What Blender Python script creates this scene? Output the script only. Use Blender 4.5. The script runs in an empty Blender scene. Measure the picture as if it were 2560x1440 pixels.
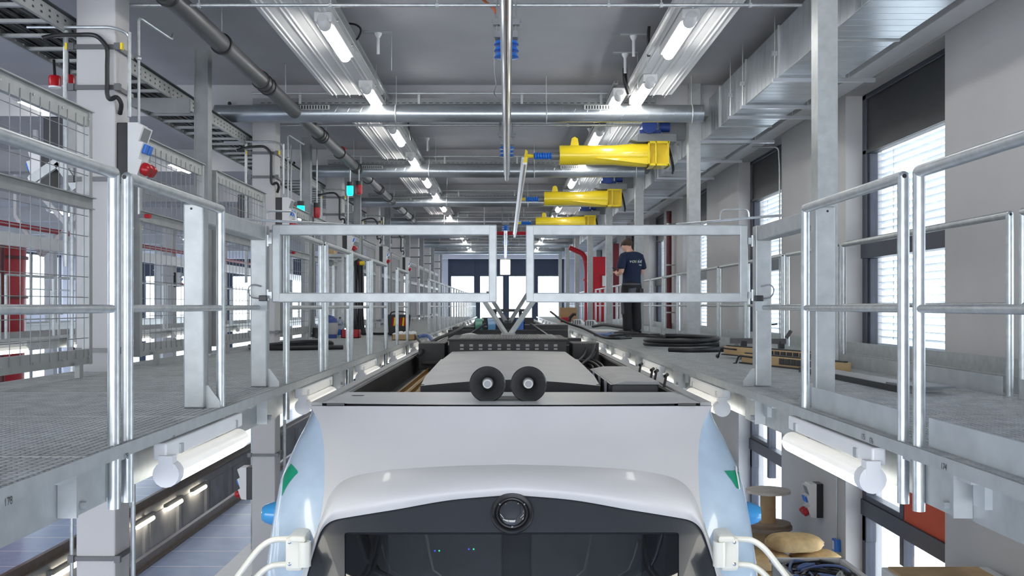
import bpy, bmesh, math, random
from mathutils import Vector, Matrix
from mathutils.bvhtree import BVHTree
random.seed(7)
SC = bpy.context.scene
COL = SC.collection
F = 2500.0; VX = 1265.0; VY = 765.0      # focal length and vanishing point in pixels of the 2560x1440 frame
C = 3.75                                  # camera height above the hall floor
P = 3.25                                  # walkway level
def R(z): return C + z
def at(px, py, Y): return Vector(((px-VX)*Y/F, Y, C-(py-VY)*Y/F))

# ------------------------------------------------------------------ camera
cam = bpy.data.cameras.new('camera'); co = bpy.data.objects.new('camera', cam); COL.objects.link(co)
co.location = (0, 0, C); co.rotation_euler = (math.pi/2, 0, 0)
cam.sensor_width = 36; cam.lens = 36*F/2560; cam.shift_x = (1280-VX)/2560; cam.shift_y = (VY-720)/2560
cam.clip_start = 0.05; cam.clip_end = 500
cam.dof.use_dof = True; cam.dof.focus_distance = 5.2; cam.dof.aperture_fstop = 9.0
SC.camera = co
# ------------------------------------------------------------------ sky
wd = bpy.data.worlds.new('sky'); SC.world = wd; wd.use_nodes = True
bg = wd.node_tree.nodes['Background']; bg.inputs[0].default_value = (0.89, 0.935, 1.0, 1); bg.inputs[1].default_value = 6.8
SC.view_settings.view_transform = 'Standard'; SC.view_settings.look = 'None'
SC.view_settings.gamma = 1; SC.view_settings.use_curve_mapping = False
SC.view_settings.exposure = 0.0
E_CEIL = 30.0; E_WALK = 12.0              # radiance of the lamp covers

# ------------------------------------------------------------------ materials
def mat(name, col, rough=0.5, metal=0.0, var=0.08, scale=6.0, bump=0.0, coat=0.0, emit=None, es=0.0, stretch=None):
    m = bpy.data.materials.new(name); m.use_nodes = True
    nt = m.node_tree; b = nt.nodes['Principled BSDF']
    b.inputs['Roughness'].default_value = rough; b.inputs['Metallic'].default_value = metal
    b.inputs['Coat Weight'].default_value = coat
    c = (*col, 1)
    if var > 0:
        tc = nt.nodes.new('ShaderNodeTexCoord'); n = nt.nodes.new('ShaderNodeTexNoise')
        n.inputs['Scale'].default_value = scale; n.inputs['Detail'].default_value = 5
        if stretch:
            mp = nt.nodes.new('ShaderNodeMapping'); mp.inputs['Scale'].default_value = stretch
            nt.links.new(tc.outputs['Object'], mp.inputs[0]); nt.links.new(mp.outputs[0], n.inputs['Vector'])
        else: nt.links.new(tc.outputs['Object'], n.inputs['Vector'])
        r = nt.nodes.new('ShaderNodeValToRGB')
        r.color_ramp.elements[0].position = 0.3; r.color_ramp.elements[1].position = 0.7
        r.color_ramp.elements[0].color = (*[max(0, x*(1-var)) for x in col], 1)
        r.color_ramp.elements[1].color = (*[min(1, x*(1+var)) for x in col], 1)
        nt.links.new(n.outputs['Fac'], r.inputs[0]); nt.links.new(r.outputs[0], b.inputs['Base Color'])
        if bump > 0:
            bp = nt.nodes.new('ShaderNodeBump'); bp.inputs['Strength'].default_value = bump; bp.inputs['Distance'].default_value = 0.01
            nt.links.new(n.outputs['Fac'], bp.inputs['Height']); nt.links.new(bp.outputs[0], b.inputs['Normal'])
    else: b.inputs['Base Color'].default_value = c
    if emit:
        b.inputs['Emission Color'].default_value = (*emit, 1); b.inputs['Emission Strength'].default_value = es
    return m
M = {}
M['galv'] = mat('galvanized_steel', (0.43, 0.45, 0.445), 0.45, 0.5, 0.09, 14, 0.04)
M['strap'] = mat('strap_channel', (0.13, 0.13, 0.135), 0.45, 0.5, 0.1, 6)
M['diffuser'] = mat('lamp_diffuser', (0.85, 0.84, 0.80), 0.25, 0, 0.04, 5, emit=(1.0, 0.96, 0.86), es=0.35)
M['galv_tube'] = mat('galvanized_tube', (0.50, 0.525, 0.525), 0.36, 0.75, 0.12, 22, 0.06)
M['galv_dull'] = mat('dull_zinc', (0.47, 0.50, 0.50), 0.55, 0.4, 0.10, 8)
M['galv_shaded'] = mat('shaded_zinc', (0.25, 0.26, 0.265), 0.5, 0.4, 0.1, 9)  # zinc with shade put into its colour, for left posts and fence wires
M['fence'] = mat('fence_zinc', (0.36, 0.37, 0.36), 0.5, 0.35, 0.1, 9)
M['horn'] = mat('horn_black', (0.022, 0.022, 0.024), 0.22, 0, 0.1, 6, coat=0.6)
M['grating'] = mat('grating_steel', (0.48, 0.49, 0.475), 0.5, 0.35, 0.15, 9)
M['duct'] = mat('duct_sheet', (0.46, 0.50, 0.53), 0.30, 0.85, 0.10, 3)
M['alu'] = mat('aluminium', (0.72, 0.73, 0.76), 0.28, 0.9, 0.06, 4)
M['conc'] = mat('painted_concrete', (0.42, 0.42, 0.435), 0.8, 0, 0.05, 2.5)
M['ceil'] = mat('ceiling_paint', (0.42, 0.42, 0.44), 0.85, 0, 0.06, 1.2)
M['wall'] = mat('wall_paint', (0.52, 0.505, 0.50), 0.8, 0, 0.03, 1.5)
M['endwall'] = mat('end_wall_paint', (0.62, 0.63, 0.70), 0.8, 0, 0.03, 1.5)
M['column'] = mat('column_paint', (0.50, 0.49, 0.485), 0.65, 0, 0.03, 2)
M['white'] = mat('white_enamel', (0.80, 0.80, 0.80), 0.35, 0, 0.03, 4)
M['panelw'] = mat('radiant_panel_white', (0.74, 0.74, 0.73), 0.7, 0, 0.03, 3)
M['plastic'] = mat('light_plastic', (0.72, 0.72, 0.71), 0.4, 0, 0.03, 4)
M['anthra'] = mat('anthracite_frame', (0.05, 0.055, 0.075), 0.4, 0, 0.1, 5)
M['blindbox'] = mat('dark_blind_box', (0.035, 0.036, 0.04), 0.45, 0, 0.15, 4, stretch=(1, 1, 9))
M['doorblue'] = mat('dark_blue_door', (0.035, 0.05, 0.085), 0.45, 0, 0.08, 3)
M['slat'] = mat('blind_slat', (0.80, 0.84, 0.90), 0.45, 0.1, 0.03, 4)
M['black'] = mat('black_rubber', (0.012, 0.012, 0.014), 0.45, 0, 0.2, 8)
M['blackp'] = mat('black_plastic', (0.02, 0.02, 0.022), 0.35, 0, 0.1, 8)
M['pipe'] = mat('grey_pipe', (0.075, 0.076, 0.08), 0.42, 0, 0.06, 5)
M['red'] = mat('red_paint', (0.45, 0.008, 0.022), 0.4, 0, 0.08, 4)
M['redp'] = mat('red_plastic', (0.42, 0.006, 0.012), 0.28, 0, 0.05, 4)
M['darkred'] = mat('dark_red_pipe', (0.11, 0.012, 0.018), 0.4, 0, 0.08, 4)
M['yellow'] = mat('yellow_paint', (0.82, 0.62, 0.02), 0.3, 0, 0.05, 4, coat=0.4)
M['blue'] = mat('blue_insulator', (0.015, 0.16, 0.62), 0.3, 0, 0.06, 6)
M['lampblue'] = mat('blue_lamp_cover', (0.045, 0.27, 0.56), 0.25, 0, 0.05, 6, coat=0.5)
M['motor'] = mat('blue_motor', (0.02, 0.05, 0.22), 0.4, 0, 0.08, 6)
M['greymetal'] = mat('grey_bracket', (0.22, 0.23, 0.24), 0.45, 0.3, 0.08, 6)
M['orange'] = mat('orange_panel', (0.60, 0.065, 0.012), 0.5, 0, 0.05, 2)
M['train'] = mat('train_white', (0.53, 0.525, 0.52), 0.38, 0, 0.02, 2.5, coat=0.12)
M['traincorner'] = mat('train_pale_blue', (0.40, 0.50, 0.60), 0.25, 0, 0.06, 10, coat=0.4)
M['trainmask'] = mat('train_dark_mask', (0.030, 0.033, 0.038), 0.30, 0, 0.06, 4, coat=0.2)
M['traindark'] = mat('train_roof_dark', (0.045, 0.045, 0.045), 0.55, 0, 0.2, 6)
M['roofgrey'] = mat('roof_grey', (0.50, 0.50, 0.49), 0.45, 0, 0.06, 3)
M['roofgloss'] = mat('roof_hatch_gloss', (0.62, 0.62, 0.61), 0.30, 0, 0.05, 2, coat=0.0)
M['boxgrey'] = mat('roof_box_grey', (0.36, 0.36, 0.355), 0.45, 0, 0.08, 5)
M['brass'] = mat('brown_perforated', (0.33, 0.20, 0.06), 0.5, 0.2, 0.2, 12)
M['green'] = mat('livery_green', (0.0, 0.27, 0.145), 0.3, 0, 0.03, 4, coat=0.4)
M['cream'] = mat('cream_enamel', (0.66, 0.65, 0.57), 0.3, 0, 0.03, 4, coat=0.3)
M['chrome'] = mat('chrome', (0.75, 0.75, 0.76), 0.12, 1.0, 0.03, 4)
M['steelrail'] = mat('rail_steel', (0.24, 0.20, 0.18), 0.35, 0.7, 0.15, 8)
M['pit'] = mat('pit_panel', (0.31, 0.32, 0.345), 0.6, 0, 0.12, 3)
M['card'] = mat('cardboard', (0.48, 0.33, 0.17), 0.8, 0, 0.08, 6)
M['sack'] = mat('jute_sack', (0.50, 0.34, 0.16), 0.85, 0, 0.16, 11, 1.0)
M['wood'] = mat('drum_wood', (0.30, 0.23, 0.17), 0.75, 0, 0.15, 5)
M['woodl'] = mat('drum_flange_wood', (0.62, 0.56, 0.50), 0.75, 0, 0.12, 5)
M['copper'] = mat('copper_cable', (0.45, 0.13, 0.06), 0.5, 0, 0.1, 6)
M['bluecable'] = mat('blue_grey_cable', (0.13, 0.20, 0.42), 0.5, 0, 0.15, 6)
M['navy'] = mat('navy_cotton', (0.006, 0.014, 0.045), 0.85, 0, 0.2, 9)
M['trouser'] = mat('black_work_cloth', (0.014, 0.014, 0.016), 0.85, 0, 0.2, 9)
M['trgrey'] = mat('grey_work_cloth', (0.09, 0.09, 0.105), 0.85, 0, 0.15, 9)
M['skin'] = mat('skin', (0.62, 0.36, 0.26), 0.55, 0, 0.05, 9)
M['hair'] = mat('brown_hair', (0.045, 0.026, 0.014), 0.7, 0, 0.3, 40, 0.4)
M['ink'] = mat('marker_ink', (0.02, 0.02, 0.025), 0.7, 0, 0)
M['print'] = mat('shirt_print', (0.75, 0.80, 0.78), 0.7, 0, 0)
M['printg'] = mat('shirt_print_green', (0.45, 0.62, 0.12), 0.7, 0, 0)
M['lamp'] = mat('lamp_cover_lit', (0.9, 0.9, 0.9), 0.4, 0, 0, emit=(1.0, 0.98, 0.95), es=E_CEIL)
M['lampw'] = mat('walkway_lamp_lit', (0.9, 0.9, 0.85), 0.4, 0, 0, emit=(1.0, 0.96, 0.86), es=E_WALK)
M['lamppit'] = mat('pit_lamp_lit', (0.9, 0.85, 0.75), 0.4, 0, 0, emit=(1.0, 0.88, 0.66), es=12)
M['cyan'] = mat('green_beacon_lit', (0.0, 0.45, 0.45), 0.3, 0, 0, emit=(0.0, 0.9, 0.85), es=1.6)
M['ledb'] = mat('blue_led', (0, 0, 0.5), 0.3, 0, 0, emit=(0.05, 0.08, 1.0), es=5)
M['ledg'] = mat('green_led', (0, 0.5, 0.2), 0.3, 0, 0, emit=(0.05, 0.9, 0.35), es=4)
M['emissive'] = mat('emissive_white_box', (0.8, 0.78, 0.72), 0.4, 0, 0, emit=(1.0, 0.95, 0.86), es=0.9)

def glassmat(name, tint, gloss=0.08, rough=0.02):
    m = bpy.data.materials.new(name); m.use_nodes = True; nt = m.node_tree
    for n in list(nt.nodes): nt.nodes.remove(n)
    o = nt.nodes.new('ShaderNodeOutputMaterial'); t = nt.nodes.new('ShaderNodeBsdfTransparent'); g = nt.nodes.new('ShaderNodeBsdfGlossy')
    mx = nt.nodes.new('ShaderNodeMixShader'); lw = nt.nodes.new('ShaderNodeLayerWeight'); mp = nt.nodes.new('ShaderNodeMapRange')
    t.inputs[0].default_value = (*tint, 1); g.inputs['Roughness'].default_value = rough; lw.inputs[0].default_value = 0.25
    mp.inputs[3].default_value = gloss; mp.inputs[4].default_value = 0.6
    nt.links.new(lw.outputs['Fresnel'], mp.inputs[0]); nt.links.new(mp.outputs[0], mx.inputs[0])
    nt.links.new(t.outputs[0], mx.inputs[1]); nt.links.new(g.outputs[0], mx.inputs[2]); nt.links.new(mx.outputs[0], o.inputs[0])
    return m
for q_, v_ in (('roofgloss', 0.15), ('panelw', 0.2), ('roofgrey', 0.25)): M[q_].node_tree.nodes['Principled BSDF'].inputs['Specular IOR Level'].default_value = v_
M['glass'] = glassmat('window_glass', (0.93, 0.96, 0.97), 0.04)
M['tint'] = glassmat('tinted_windscreen', (0.28, 0.29, 0.30), 0.05)
M['lens'] = glassmat('clear_lens', (0.85, 0.86, 0.88), 0.10)
M['bottle'] = glassmat('clear_bottle', (0.80, 0.86, 0.92), 0.10)

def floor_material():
    m = mat('daylit_floor_plates', (0.40, 0.50, 0.74), 0.26, 0, 0.06, 3)  # blue cast of the daylight put into the plate colour
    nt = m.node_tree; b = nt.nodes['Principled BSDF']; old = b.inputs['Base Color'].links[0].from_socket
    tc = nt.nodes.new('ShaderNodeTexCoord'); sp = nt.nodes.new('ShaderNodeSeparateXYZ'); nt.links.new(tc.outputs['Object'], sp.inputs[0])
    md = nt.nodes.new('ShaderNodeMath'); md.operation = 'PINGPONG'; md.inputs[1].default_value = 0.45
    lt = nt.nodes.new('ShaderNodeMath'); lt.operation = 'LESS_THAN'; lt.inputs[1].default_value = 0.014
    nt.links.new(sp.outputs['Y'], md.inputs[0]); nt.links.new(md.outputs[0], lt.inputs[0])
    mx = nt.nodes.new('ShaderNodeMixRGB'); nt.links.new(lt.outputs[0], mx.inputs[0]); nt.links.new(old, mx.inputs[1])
    mx.inputs[2].default_value = (0.85, 0.88, 0.95, 1); nt.links.new(mx.outputs[0], b.inputs['Base Color'])  # reflections along the plate joints painted as white lines
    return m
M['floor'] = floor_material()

# ------------------------------------------------------------------ mesh helpers
class MB:
    """collects geometry in world coordinates; build() links it as one object"""
    def __init__(s): s.v = []; s.f = []
    def add(s, vs, fs):
        o = len(s.v); s.v += [Vector(v) for v in vs]; s.f += [[i+o for i in f] for f in fs]; return s
    def box(s, x0, x1, y0, y1, z0, z1):
        return s.add([(x0,y0,z0),(x1,y0,z0),(x1,y1,z0),(x0,y1,z0),(x0,y0,z1),(x1,y0,z1),(x1,y1,z1),(x0,y1,z1)],
                     [(0,3,2,1),(4,5,6,7),(0,1,5,4),(1,2,6,5),(2,3,7,6),(3,0,4,7)])
    def bar(s, a, b, w, h, up=(0,0,1)):
        a = Vector(a); b = Vector(b); d = (b-a).normalized(); u = Vector(up)
        if abs(d.dot(u)) > 0.98: u = Vector((0,1,0))
        r = d.cross(u).normalized(); u = r.cross(d).normalized(); vs = []
        for p in (a, b):
            for i, j in ((-1,-1),(1,-1),(1,1),(-1,1)): vs.append(p + r*(i*w/2) + u*(j*h/2))
        return s.add(vs, [(3,2,1,0),(4,5,6,7),(0,1,5,4),(1,2,6,5),(2,3,7,6),(3,0,4,7)])
    def tube(s, pts, r, n=10, closed=False, caps=True, hollow=False):
        pts = [Vector(p) for p in pts]; N = len(pts); rr = r if isinstance(r, (list, tuple)) else [r]*N
        vs = []; ref = None
        for i, p in enumerate(pts):
            if closed: d = pts[(i+1) % N] - pts[i-1]
            else: d = pts[min(i+1, N-1)] - pts[max(i-1, 0)]
            d.normalize()
            if ref is None: ref = d.orthogonal().normalized()
            ref = (ref - d*ref.dot(d)).normalized(); q = d.cross(ref)
            for k in range(n):
                a = 2*math.pi*k/n; vs.append(p + (ref*math.cos(a) + q*math.sin(a))*rr[i])
        fs = []
        for i in range(N if closed else N-1):
            j = (i+1) % N
            for k in range(n): fs.append((i*n+k, i*n+(k+1) % n, j*n+(k+1) % n, j*n+k))
        if caps and not closed: fs += [tuple(reversed(range(n))), tuple(range((N-1)*n, N*n))]
        return s.add(vs, fs)
    def cyl(s, a, b, r, n=16, r2=None): return s.tube([a, b], [r, r if r2 is None else r2], n)
    def lathe(s, c, axis, prof, n=24):
        """prof: (distance along axis, radius)"""
        c = Vector(c); ax = Vector(axis).normalized(); q = ax.orthogonal().normalized(); w = ax.cross(q); vs = []; fs = []
        for d, r in prof:
            for k in range(n):
                a = 2*math.pi*k/n; vs.append(c + ax*d + (q*math.cos(a)+w*math.sin(a))*max(r, 1e-4))
        for i in range(len(prof)-1):
            for k in range(n): fs.append((i*n+k, i*n+(k+1) % n, (i+1)*n+(k+1) % n, (i+1)*n+k))
        return s.add(vs, fs)
    def prism(s, pts, d):
        d = Vector(d); n = len(pts); a = [Vector(p) for p in pts]
        return s.add(a + [p+d for p in a], [tuple(reversed(range(n))), tuple(range(n, 2*n))] + [(i, (i+1) % n, (i+1) % n+n, i+n) for i in range(n)])
    def grid(s, rows):
        n = len(rows[0]); vs = [p for r in rows for p in r]
        return s.add(vs, [(i*n+k, i*n+k+1, (i+1)*n+k+1, (i+1)*n+k) for i in range(len(rows)-1) for k in range(n-1)])
    def sphere(s, c, rx, ry, rz, n=12, m=8):
        c = Vector(c); vs = []; fs = []
        for i in range(m+1):
            t = math.pi*i/m
            for k in range(n):
                a = 2*math.pi*k/n; vs.append(c + Vector((rx*math.sin(t)*math.cos(a), ry*math.sin(t)*math.sin(a), rz*math.cos(t))))
        for i in range(m):
            for k in range(n): fs.append((i*n+k, (i+1)*n+k, (i+1)*n+(k+1) % n, i*n+(k+1) % n))
        return s.add(vs, fs)
    def build(s, name, m, parent=None, base=None, smooth=False, bevel=0.0, solid=0.0, recalc=True):
        me = bpy.data.meshes.new(name)
        o = bpy.data.objects.new(name, me); COL.objects.link(o)
        if parent is not None: off = origin(parent); o.parent = parent
        else: off = Vector(base) if base is not None else Vector((0,0,0)); o.location = off
        me.from_pydata([v-off for v in s.v], [], s.f)
        if recalc or smooth:
            bm = bmesh.new(); bm.from_mesh(me)
            if smooth: bmesh.ops.remove_doubles(bm, verts=bm.verts, dist=1e-5)
            if recalc: bmesh.ops.recalc_face_normals(bm, faces=bm.faces)
            bm.to_mesh(me); bm.free()
        me.materials.append(M[m] if isinstance(m, str) else m)
        if smooth:
            for p in me.polygons: p.use_smooth = True
            try: me.set_sharp_from_angle(angle=math.radians(42))
            except Exception: pass
        if solid:
            sm = o.modifiers.new('thickness', 'SOLIDIFY'); sm.thickness = solid; sm.offset = -1
        if bevel:
            bv = o.modifiers.new('bevel', 'BEVEL'); bv.width = bevel; bv.segments = 2; bv.limit_method = 'ANGLE'
        return o
def origin(o):
    v = Vector((0,0,0))
    while o is not None: v += Vector(o.location); o = o.parent
    return v
def tag(o, label, cat, group=None, kind=None):
    if label: o['label'] = label
    if cat: o['category'] = cat
    if group: o['group'] = group
    if kind: o['kind'] = kind
    return o
def thing(name, label, cat, base, group=None, kind=None):
    o = bpy.data.objects.new(name, None); COL.objects.link(o); o.location = base; o.empty_display_size = 0.1
    return tag(o, label, cat, group, kind)
def dup(root, loc, label=None, group=None):
    r = root.copy(); COL.objects.link(r); r.location = loc
    if label: r['label'] = label
    if group: r['group'] = group
    for ch in list(root.children):
        c = ch.copy(); COL.objects.link(c); c.parent = r
        for g in list(ch.children):
            d = g.copy(); COL.objects.link(d); d.parent = c
    return r
def one(name, mb, m, label, cat, base, group=None, kind=None, **k):
    return tag(mb.build(name, m, None, base, **k), label, cat, group, kind)
def struct(name, mb, m, label=None, cat=None, **k):
    return tag(mb.build(name, m, None, (0,0,0), **k), label, cat, None, 'structure')
ORD = ['first','second','third','fourth','fifth','sixth','seventh','eighth','ninth','tenth','eleventh','twelfth','thirteenth','fourteenth','fifteenth',
       'sixteenth','seventeenth','eighteenth','nineteenth','twentieth','twenty-first','twenty-second','twenty-third','twenty-fourth','twenty-fifth','twenty-sixth',
       'twenty-seventh','twenty-eighth','twenty-ninth','thirtieth']
def arc(p0, p1, p2, n=6):
    p0, p1, p2 = Vector(p0), Vector(p1), Vector(p2)
    return [p0*(1-t)**2 + p1*2*t*(1-t) + p2*t*t for t in [i/n for i in range(n+1)]]
def rounded(pts, r=0.06, n=5):
    pts = [Vector(p) for p in pts]; out = [pts[0]]
    for i in range(1, len(pts)-1):
        a, b, c = pts[i-1], pts[i], pts[i+1]
        d1 = min(r, (a-b).length*0.49); d2 = min(r, (c-b).length*0.49)
        out += arc(b+(a-b).normalized()*d1, b, b+(c-b).normalized()*d2, n)
    return out + [pts[-1]]
def spline(pts, n=6):
    pts = [Vector(p) for p in pts]; out = []; q = [pts[0]*2-pts[1]] + pts + [pts[-1]*2-pts[-2]]
    for i in range(1, len(q)-2):
        for k in range(n):
            t = k/n; a, b, c, d = q[i-1:i+3]
            out.append(0.5*((2*b) + (c-a)*t + (2*a-5*b+4*c-d)*t*t + (3*b-a-3*c+d)*t**3))
    return out + [pts[-1]]
def text_mesh(txt, size, mtx, name, m, parent=None, depth=0.0, base=None):
    cu = bpy.data.curves.new('txt', 'FONT'); cu.body = txt; cu.size = size; cu.align_x = 'CENTER'; cu.align_y = 'CENTER'; cu.extrude = depth
    ob = bpy.data.objects.new('txt', cu); COL.objects.link(ob)
    dg = bpy.context.evaluated_depsgraph_get(); me = bpy.data.meshes.new_from_object(ob.evaluated_get(dg))
    b = MB(); b.add([mtx @ v.co for v in me.vertices], [tuple(p.vertices) for p in me.polygons])
    bpy.data.objects.remove(ob); bpy.data.curves.remove(cu); bpy.data.meshes.remove(me)
    return b.build(name, m, parent, base, recalc=False)

# ================================================================== SETTING
BAY = 5.3; G0 = 7.65                       # column grid
YE = 50.0; XR = 3.92; XL = -21.0; YB = -5.0; ZC = R(2.85)
b = MB()
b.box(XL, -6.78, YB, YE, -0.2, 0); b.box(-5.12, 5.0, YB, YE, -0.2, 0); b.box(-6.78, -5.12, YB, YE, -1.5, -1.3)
struct('floor', b, 'floor', 'plate floor with joints, daylight blue and joint reflections put into its colour', 'floor')
struct('ceiling', MB().box(XL, 4.4, YB, YE, ZC, ZC+0.3), 'ceil', 'grey painted concrete ceiling', 'ceiling')
tn = 1
for k in range(8):
    y = G0 + 0.15 + k*BAY
    struct(f'trim_{tn}', MB().box(XL, XR+0.1, y-0.2, y+0.2, R(2.45), ZC+0.01), 'conc', f'grey concrete ceiling beam over the {ORD[k]} pair of columns from the front', 'beam'); tn += 1
# inspection pit walls under the neighbouring track
b = MB(); b.box(-6.80, -6.70, YB, YE, -1.3, -0.01)
for k in range(28): b.box(-6.70, -6.64, YB+0.6+k*1.9, YB+0.72+k*1.9, -1.3, -0.12); b.box(-6.70, -6.68, YB+1.0+k*1.9, YB+2.1+k*1.9, -0.8, -0.2)
struct(f'trim_{tn}', b, 'pit', 'panelled inspection pit wall under the far rail', 'pit wall'); tn += 1
struct(f'trim_{tn}', MB().box(-5.20, -5.10, YB, YE, -1.3, -0.01), 'pit', 'inspection pit wall under the near rail', 'pit wall'); tn += 1
# right wall with window openings
WY = [(8.93+k*BAY, 11.54+k*BAY) for k in range(-1, 8)]
ZT, ZB, LT = R(2.42), R(-0.68), R(-1.15)   # window top, window bottom, top of the lower opening
b = MB(); prev = YB
for (y0, y1) in WY:
    y1 = min(y1, YE)
    b.box(XR, XR+0.42, prev, y0, 0, ZC+0.1); b.box(XR, XR+0.42, y0, y1, ZT, ZC+0.1); b.box(XR, XR+0.42, y0, y1, LT, ZB); prev = y1
if prev < YE: b.box(XR, XR+0.42, prev, YE, 0, ZC+0.1)
struct('wall_right', b, 'wall', 'grey right wall with tall window openings', 'wall')
XF = 4.11
for i, (y0, y1) in enumerate(WY):
    if y1 > YE: break
    w = thing(f'window_{i+1}', f'dark framed window with raised blinds, {ORD[i]} along the right wall from the front', 'window', (XF, (y0+y1)/2, ZB), kind='structure')
    b = MB()
    for (a0, a1) in ((y0, y0+0.12), (y1-0.12, y1)): b.box(XF, XF+0.14, a0, a1, ZB, ZT)
    b.box(XF-0.02, XF+0.14, y0, y1, R(0.545), R(0.715)); b.box(XF-0.03, XF+0.14, y0, y1, ZB, R(-0.50)); b.box(XF, XF+0.14, y0, y1, ZT-0.06, ZT)
    for (za, zb) in ((R(-0.50), R(0.545)), (R(0.715), R(1.74))):
        for (a0, a1) in ((y0+0.12, y0+0.17), (y1-0.17, y1-0.12)): b.box(XF+0.03, XF+0.12, a0, a1, za, zb)
        b.box(XF+0.03, XF+0.12, y0, y1, za, za+0.05)
    b.build('frame', 'anthra', w, bevel=0.008)
    b = MB(); b.box(XF+0.02, XF+0.12, y0+0.1, y1-0.1, R(1.74), ZT-0.03); b.box(XF, XF+0.03, y0+0.02, y1-0.02, R(1.74), R(1.78))
    b.build('blind_box', 'blindbox', w)
    b = MB(); b.box(XF+0.07, XF+0.078, y0+0.12, y1-0.12, R(-0.5), R(0.56)); b.box(XF+0.07, XF+0.078, y0+0.12, y1-0.12, R(0.7), R(1.76))
    b.build('pane', 'glass', w)
    b = MB(); z = R(1.72)
    while z > R(-0.42):
        b.bar((XF+0.20, y0+0.04, z), (XF+0.20, y1-0.04, z), 0.075, 0.003, up=(0.50, 0, 1)); z -= 0.077
    b.box(XF+0.17, XF+0.23, y0+0.04, y1-0.04, z-0.02, z+0.01)
    b.build('blind_slats', 'slat', w)
    b = MB()
    for q in (0.2, 0.8): b.tube([(XF+0.16, y0+(y1-y0)*q, R(1.74)), (XF+0.16, y0+(y1-y0)*q, R(-0.42))], 0.003, 5)
    b.build('blind_cord', 'anthra', w)
    b = MB()                                # frame of the lower glazing
    for (a0, a1) in ((y0, y0+0.10), (y1-0.12, y1), (y0+1.42, y0+1.52)): b.box(XF, XF+0.12, a0, a1, R(-2.7), LT)
    for (a0, a1) in ((y0, y0+0.10), (y1-0.10, y1)): b.box(XF, XF+0.12, a0, a1, 0, R(-2.38))
    b.box(XF-0.02, XF+0.12, y0, y1, R(-2.40), R(-2.22)); b.box(XF, XF+0.12, y0, y1, 0, 0.08)
    b.box(XF, XF+0.12, y0+1.52, y1-0.12, R(-2.22), R(-2.16)); b.box(XF, XF+0.1, y0+1.52, y1-0.12, R(-1.72), R(-1.68))
    b.build('lower_frame', 'anthra', w, bevel=0.006)
    b = MB(); b.box(XF+0.05, XF+0.058, y0+0.1, y1-0.1, 0.08, R(-2.38)); b.box(XF+0.05, XF+0.058, y0+1.52, y1-0.12, R(-2.2), LT)
    if i != 1: b.box(XF+0.05, XF+0.058, y0+0.1, y0+1.42, R(-2.25), LT)
    b.build('lower_pane', 'glass', w)
    if i == 1: o = MB().box(XF+0.01, XF+0.06, y0+0.1, y0+1.42, R(-2.25), LT).build('infill_panel', 'orange', w); o['label'] = 'orange infill panel'
# end wall with folding doors
DW = [(-2.9+dx, 2.9+dx) for dx in (0, -6.2, -12.4)] + [(-20.6, -15.8)]
DW.sort(); b = MB(); prev = XL
for (x0, x1) in DW: b.box(prev, x0, YE, YE+0.3, 0, ZC+0.1); b.box(x0, x1, YE, YE+0.3, R(2.42), ZC+0.1); prev = x1
b.box(prev, XR+0.4, YE, YE+0.3, 0, ZC+0.1)
struct('wall_end', b, 'endwall', 'pale end wall above the folding doors', 'wall')
struct(f'trim_{tn}', MB().box(XL, XR, YE-1.6, YE-1.2, R(2.3), ZC+0.01), 'endwall', 'pale beam in front of the end wall', 'beam'); tn += 1
for i, (x0, x1) in enumerate(reversed(DW)):
    d = thing(f'door_{i+1}', f'dark blue folding door with bright glazing, {ORD[i]} from the right in the end wall', 'door', ((x0+x1)/2, YE, 0), kind='structure')
    n = 4; w = (x1-x0)/n
    for k in range(n+1): MB().box(max(x0, x0+k*w-0.07), min(x1, x0+k*w+0.07), YE+0.02, YE+0.2, 0, R(2.42)).build('mullion', 'doorblue', d)
    for k in range(n):
        a = x0+k*w; b = MB()
        b.box(a+0.01, a+w-0.01, YE+0.05, YE+0.15, R(1.48), R(2.42)); b.box(a+0.12, a+w-0.12, YE+0.03, YE+0.05, R(1.58), R(2.30))
        b.box(a+0.01, a+0.16, YE+0.05, YE+0.15, 0, R(1.48)); b.box(a+w-0.16, a+w-0.01, YE+0.05, YE+0.15, 0, R(1.48)); b.box(a+0.01, a+w-0.01, YE+0.05, YE+0.15, 0, 0.9)
        lf = b.build('door_leaf', 'doorblue', d)
        MB().box(a+0.16, a+w-0.16, YE+0.09, YE+0.10, 0.9, R(1.48)).build('pane', 'glass', lf)
b = MB(); prev = XL; BW = [(x0, x1) for x0, x1 in DW if x0 > -16]  # wall added out of view to cut the light on the tram front
for (x0, x1) in BW: b.box(prev, x0, YB-0.3, YB, 0, ZC+0.1); b.box(x0, x1, YB-0.3, YB, R(1.5), ZC+0.1); b.box(x0, x1, YB-0.3, YB, 0, 0.9); prev = x1
b.box(prev, XR+0.4, YB-0.3, YB, 0, ZC+0.1)
struct('wall_back_added', b, 'endwall', 'unseen pale wall added behind the camera, wide openings shaped for the light', 'wall')
struct(f'trim_{tn}', MB().box(-4.0, -3.5, YB, YE-0.1, 0, 0.05), 'white', 'pale kerb strip along the tram track', 'kerb'); tn += 1
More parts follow.
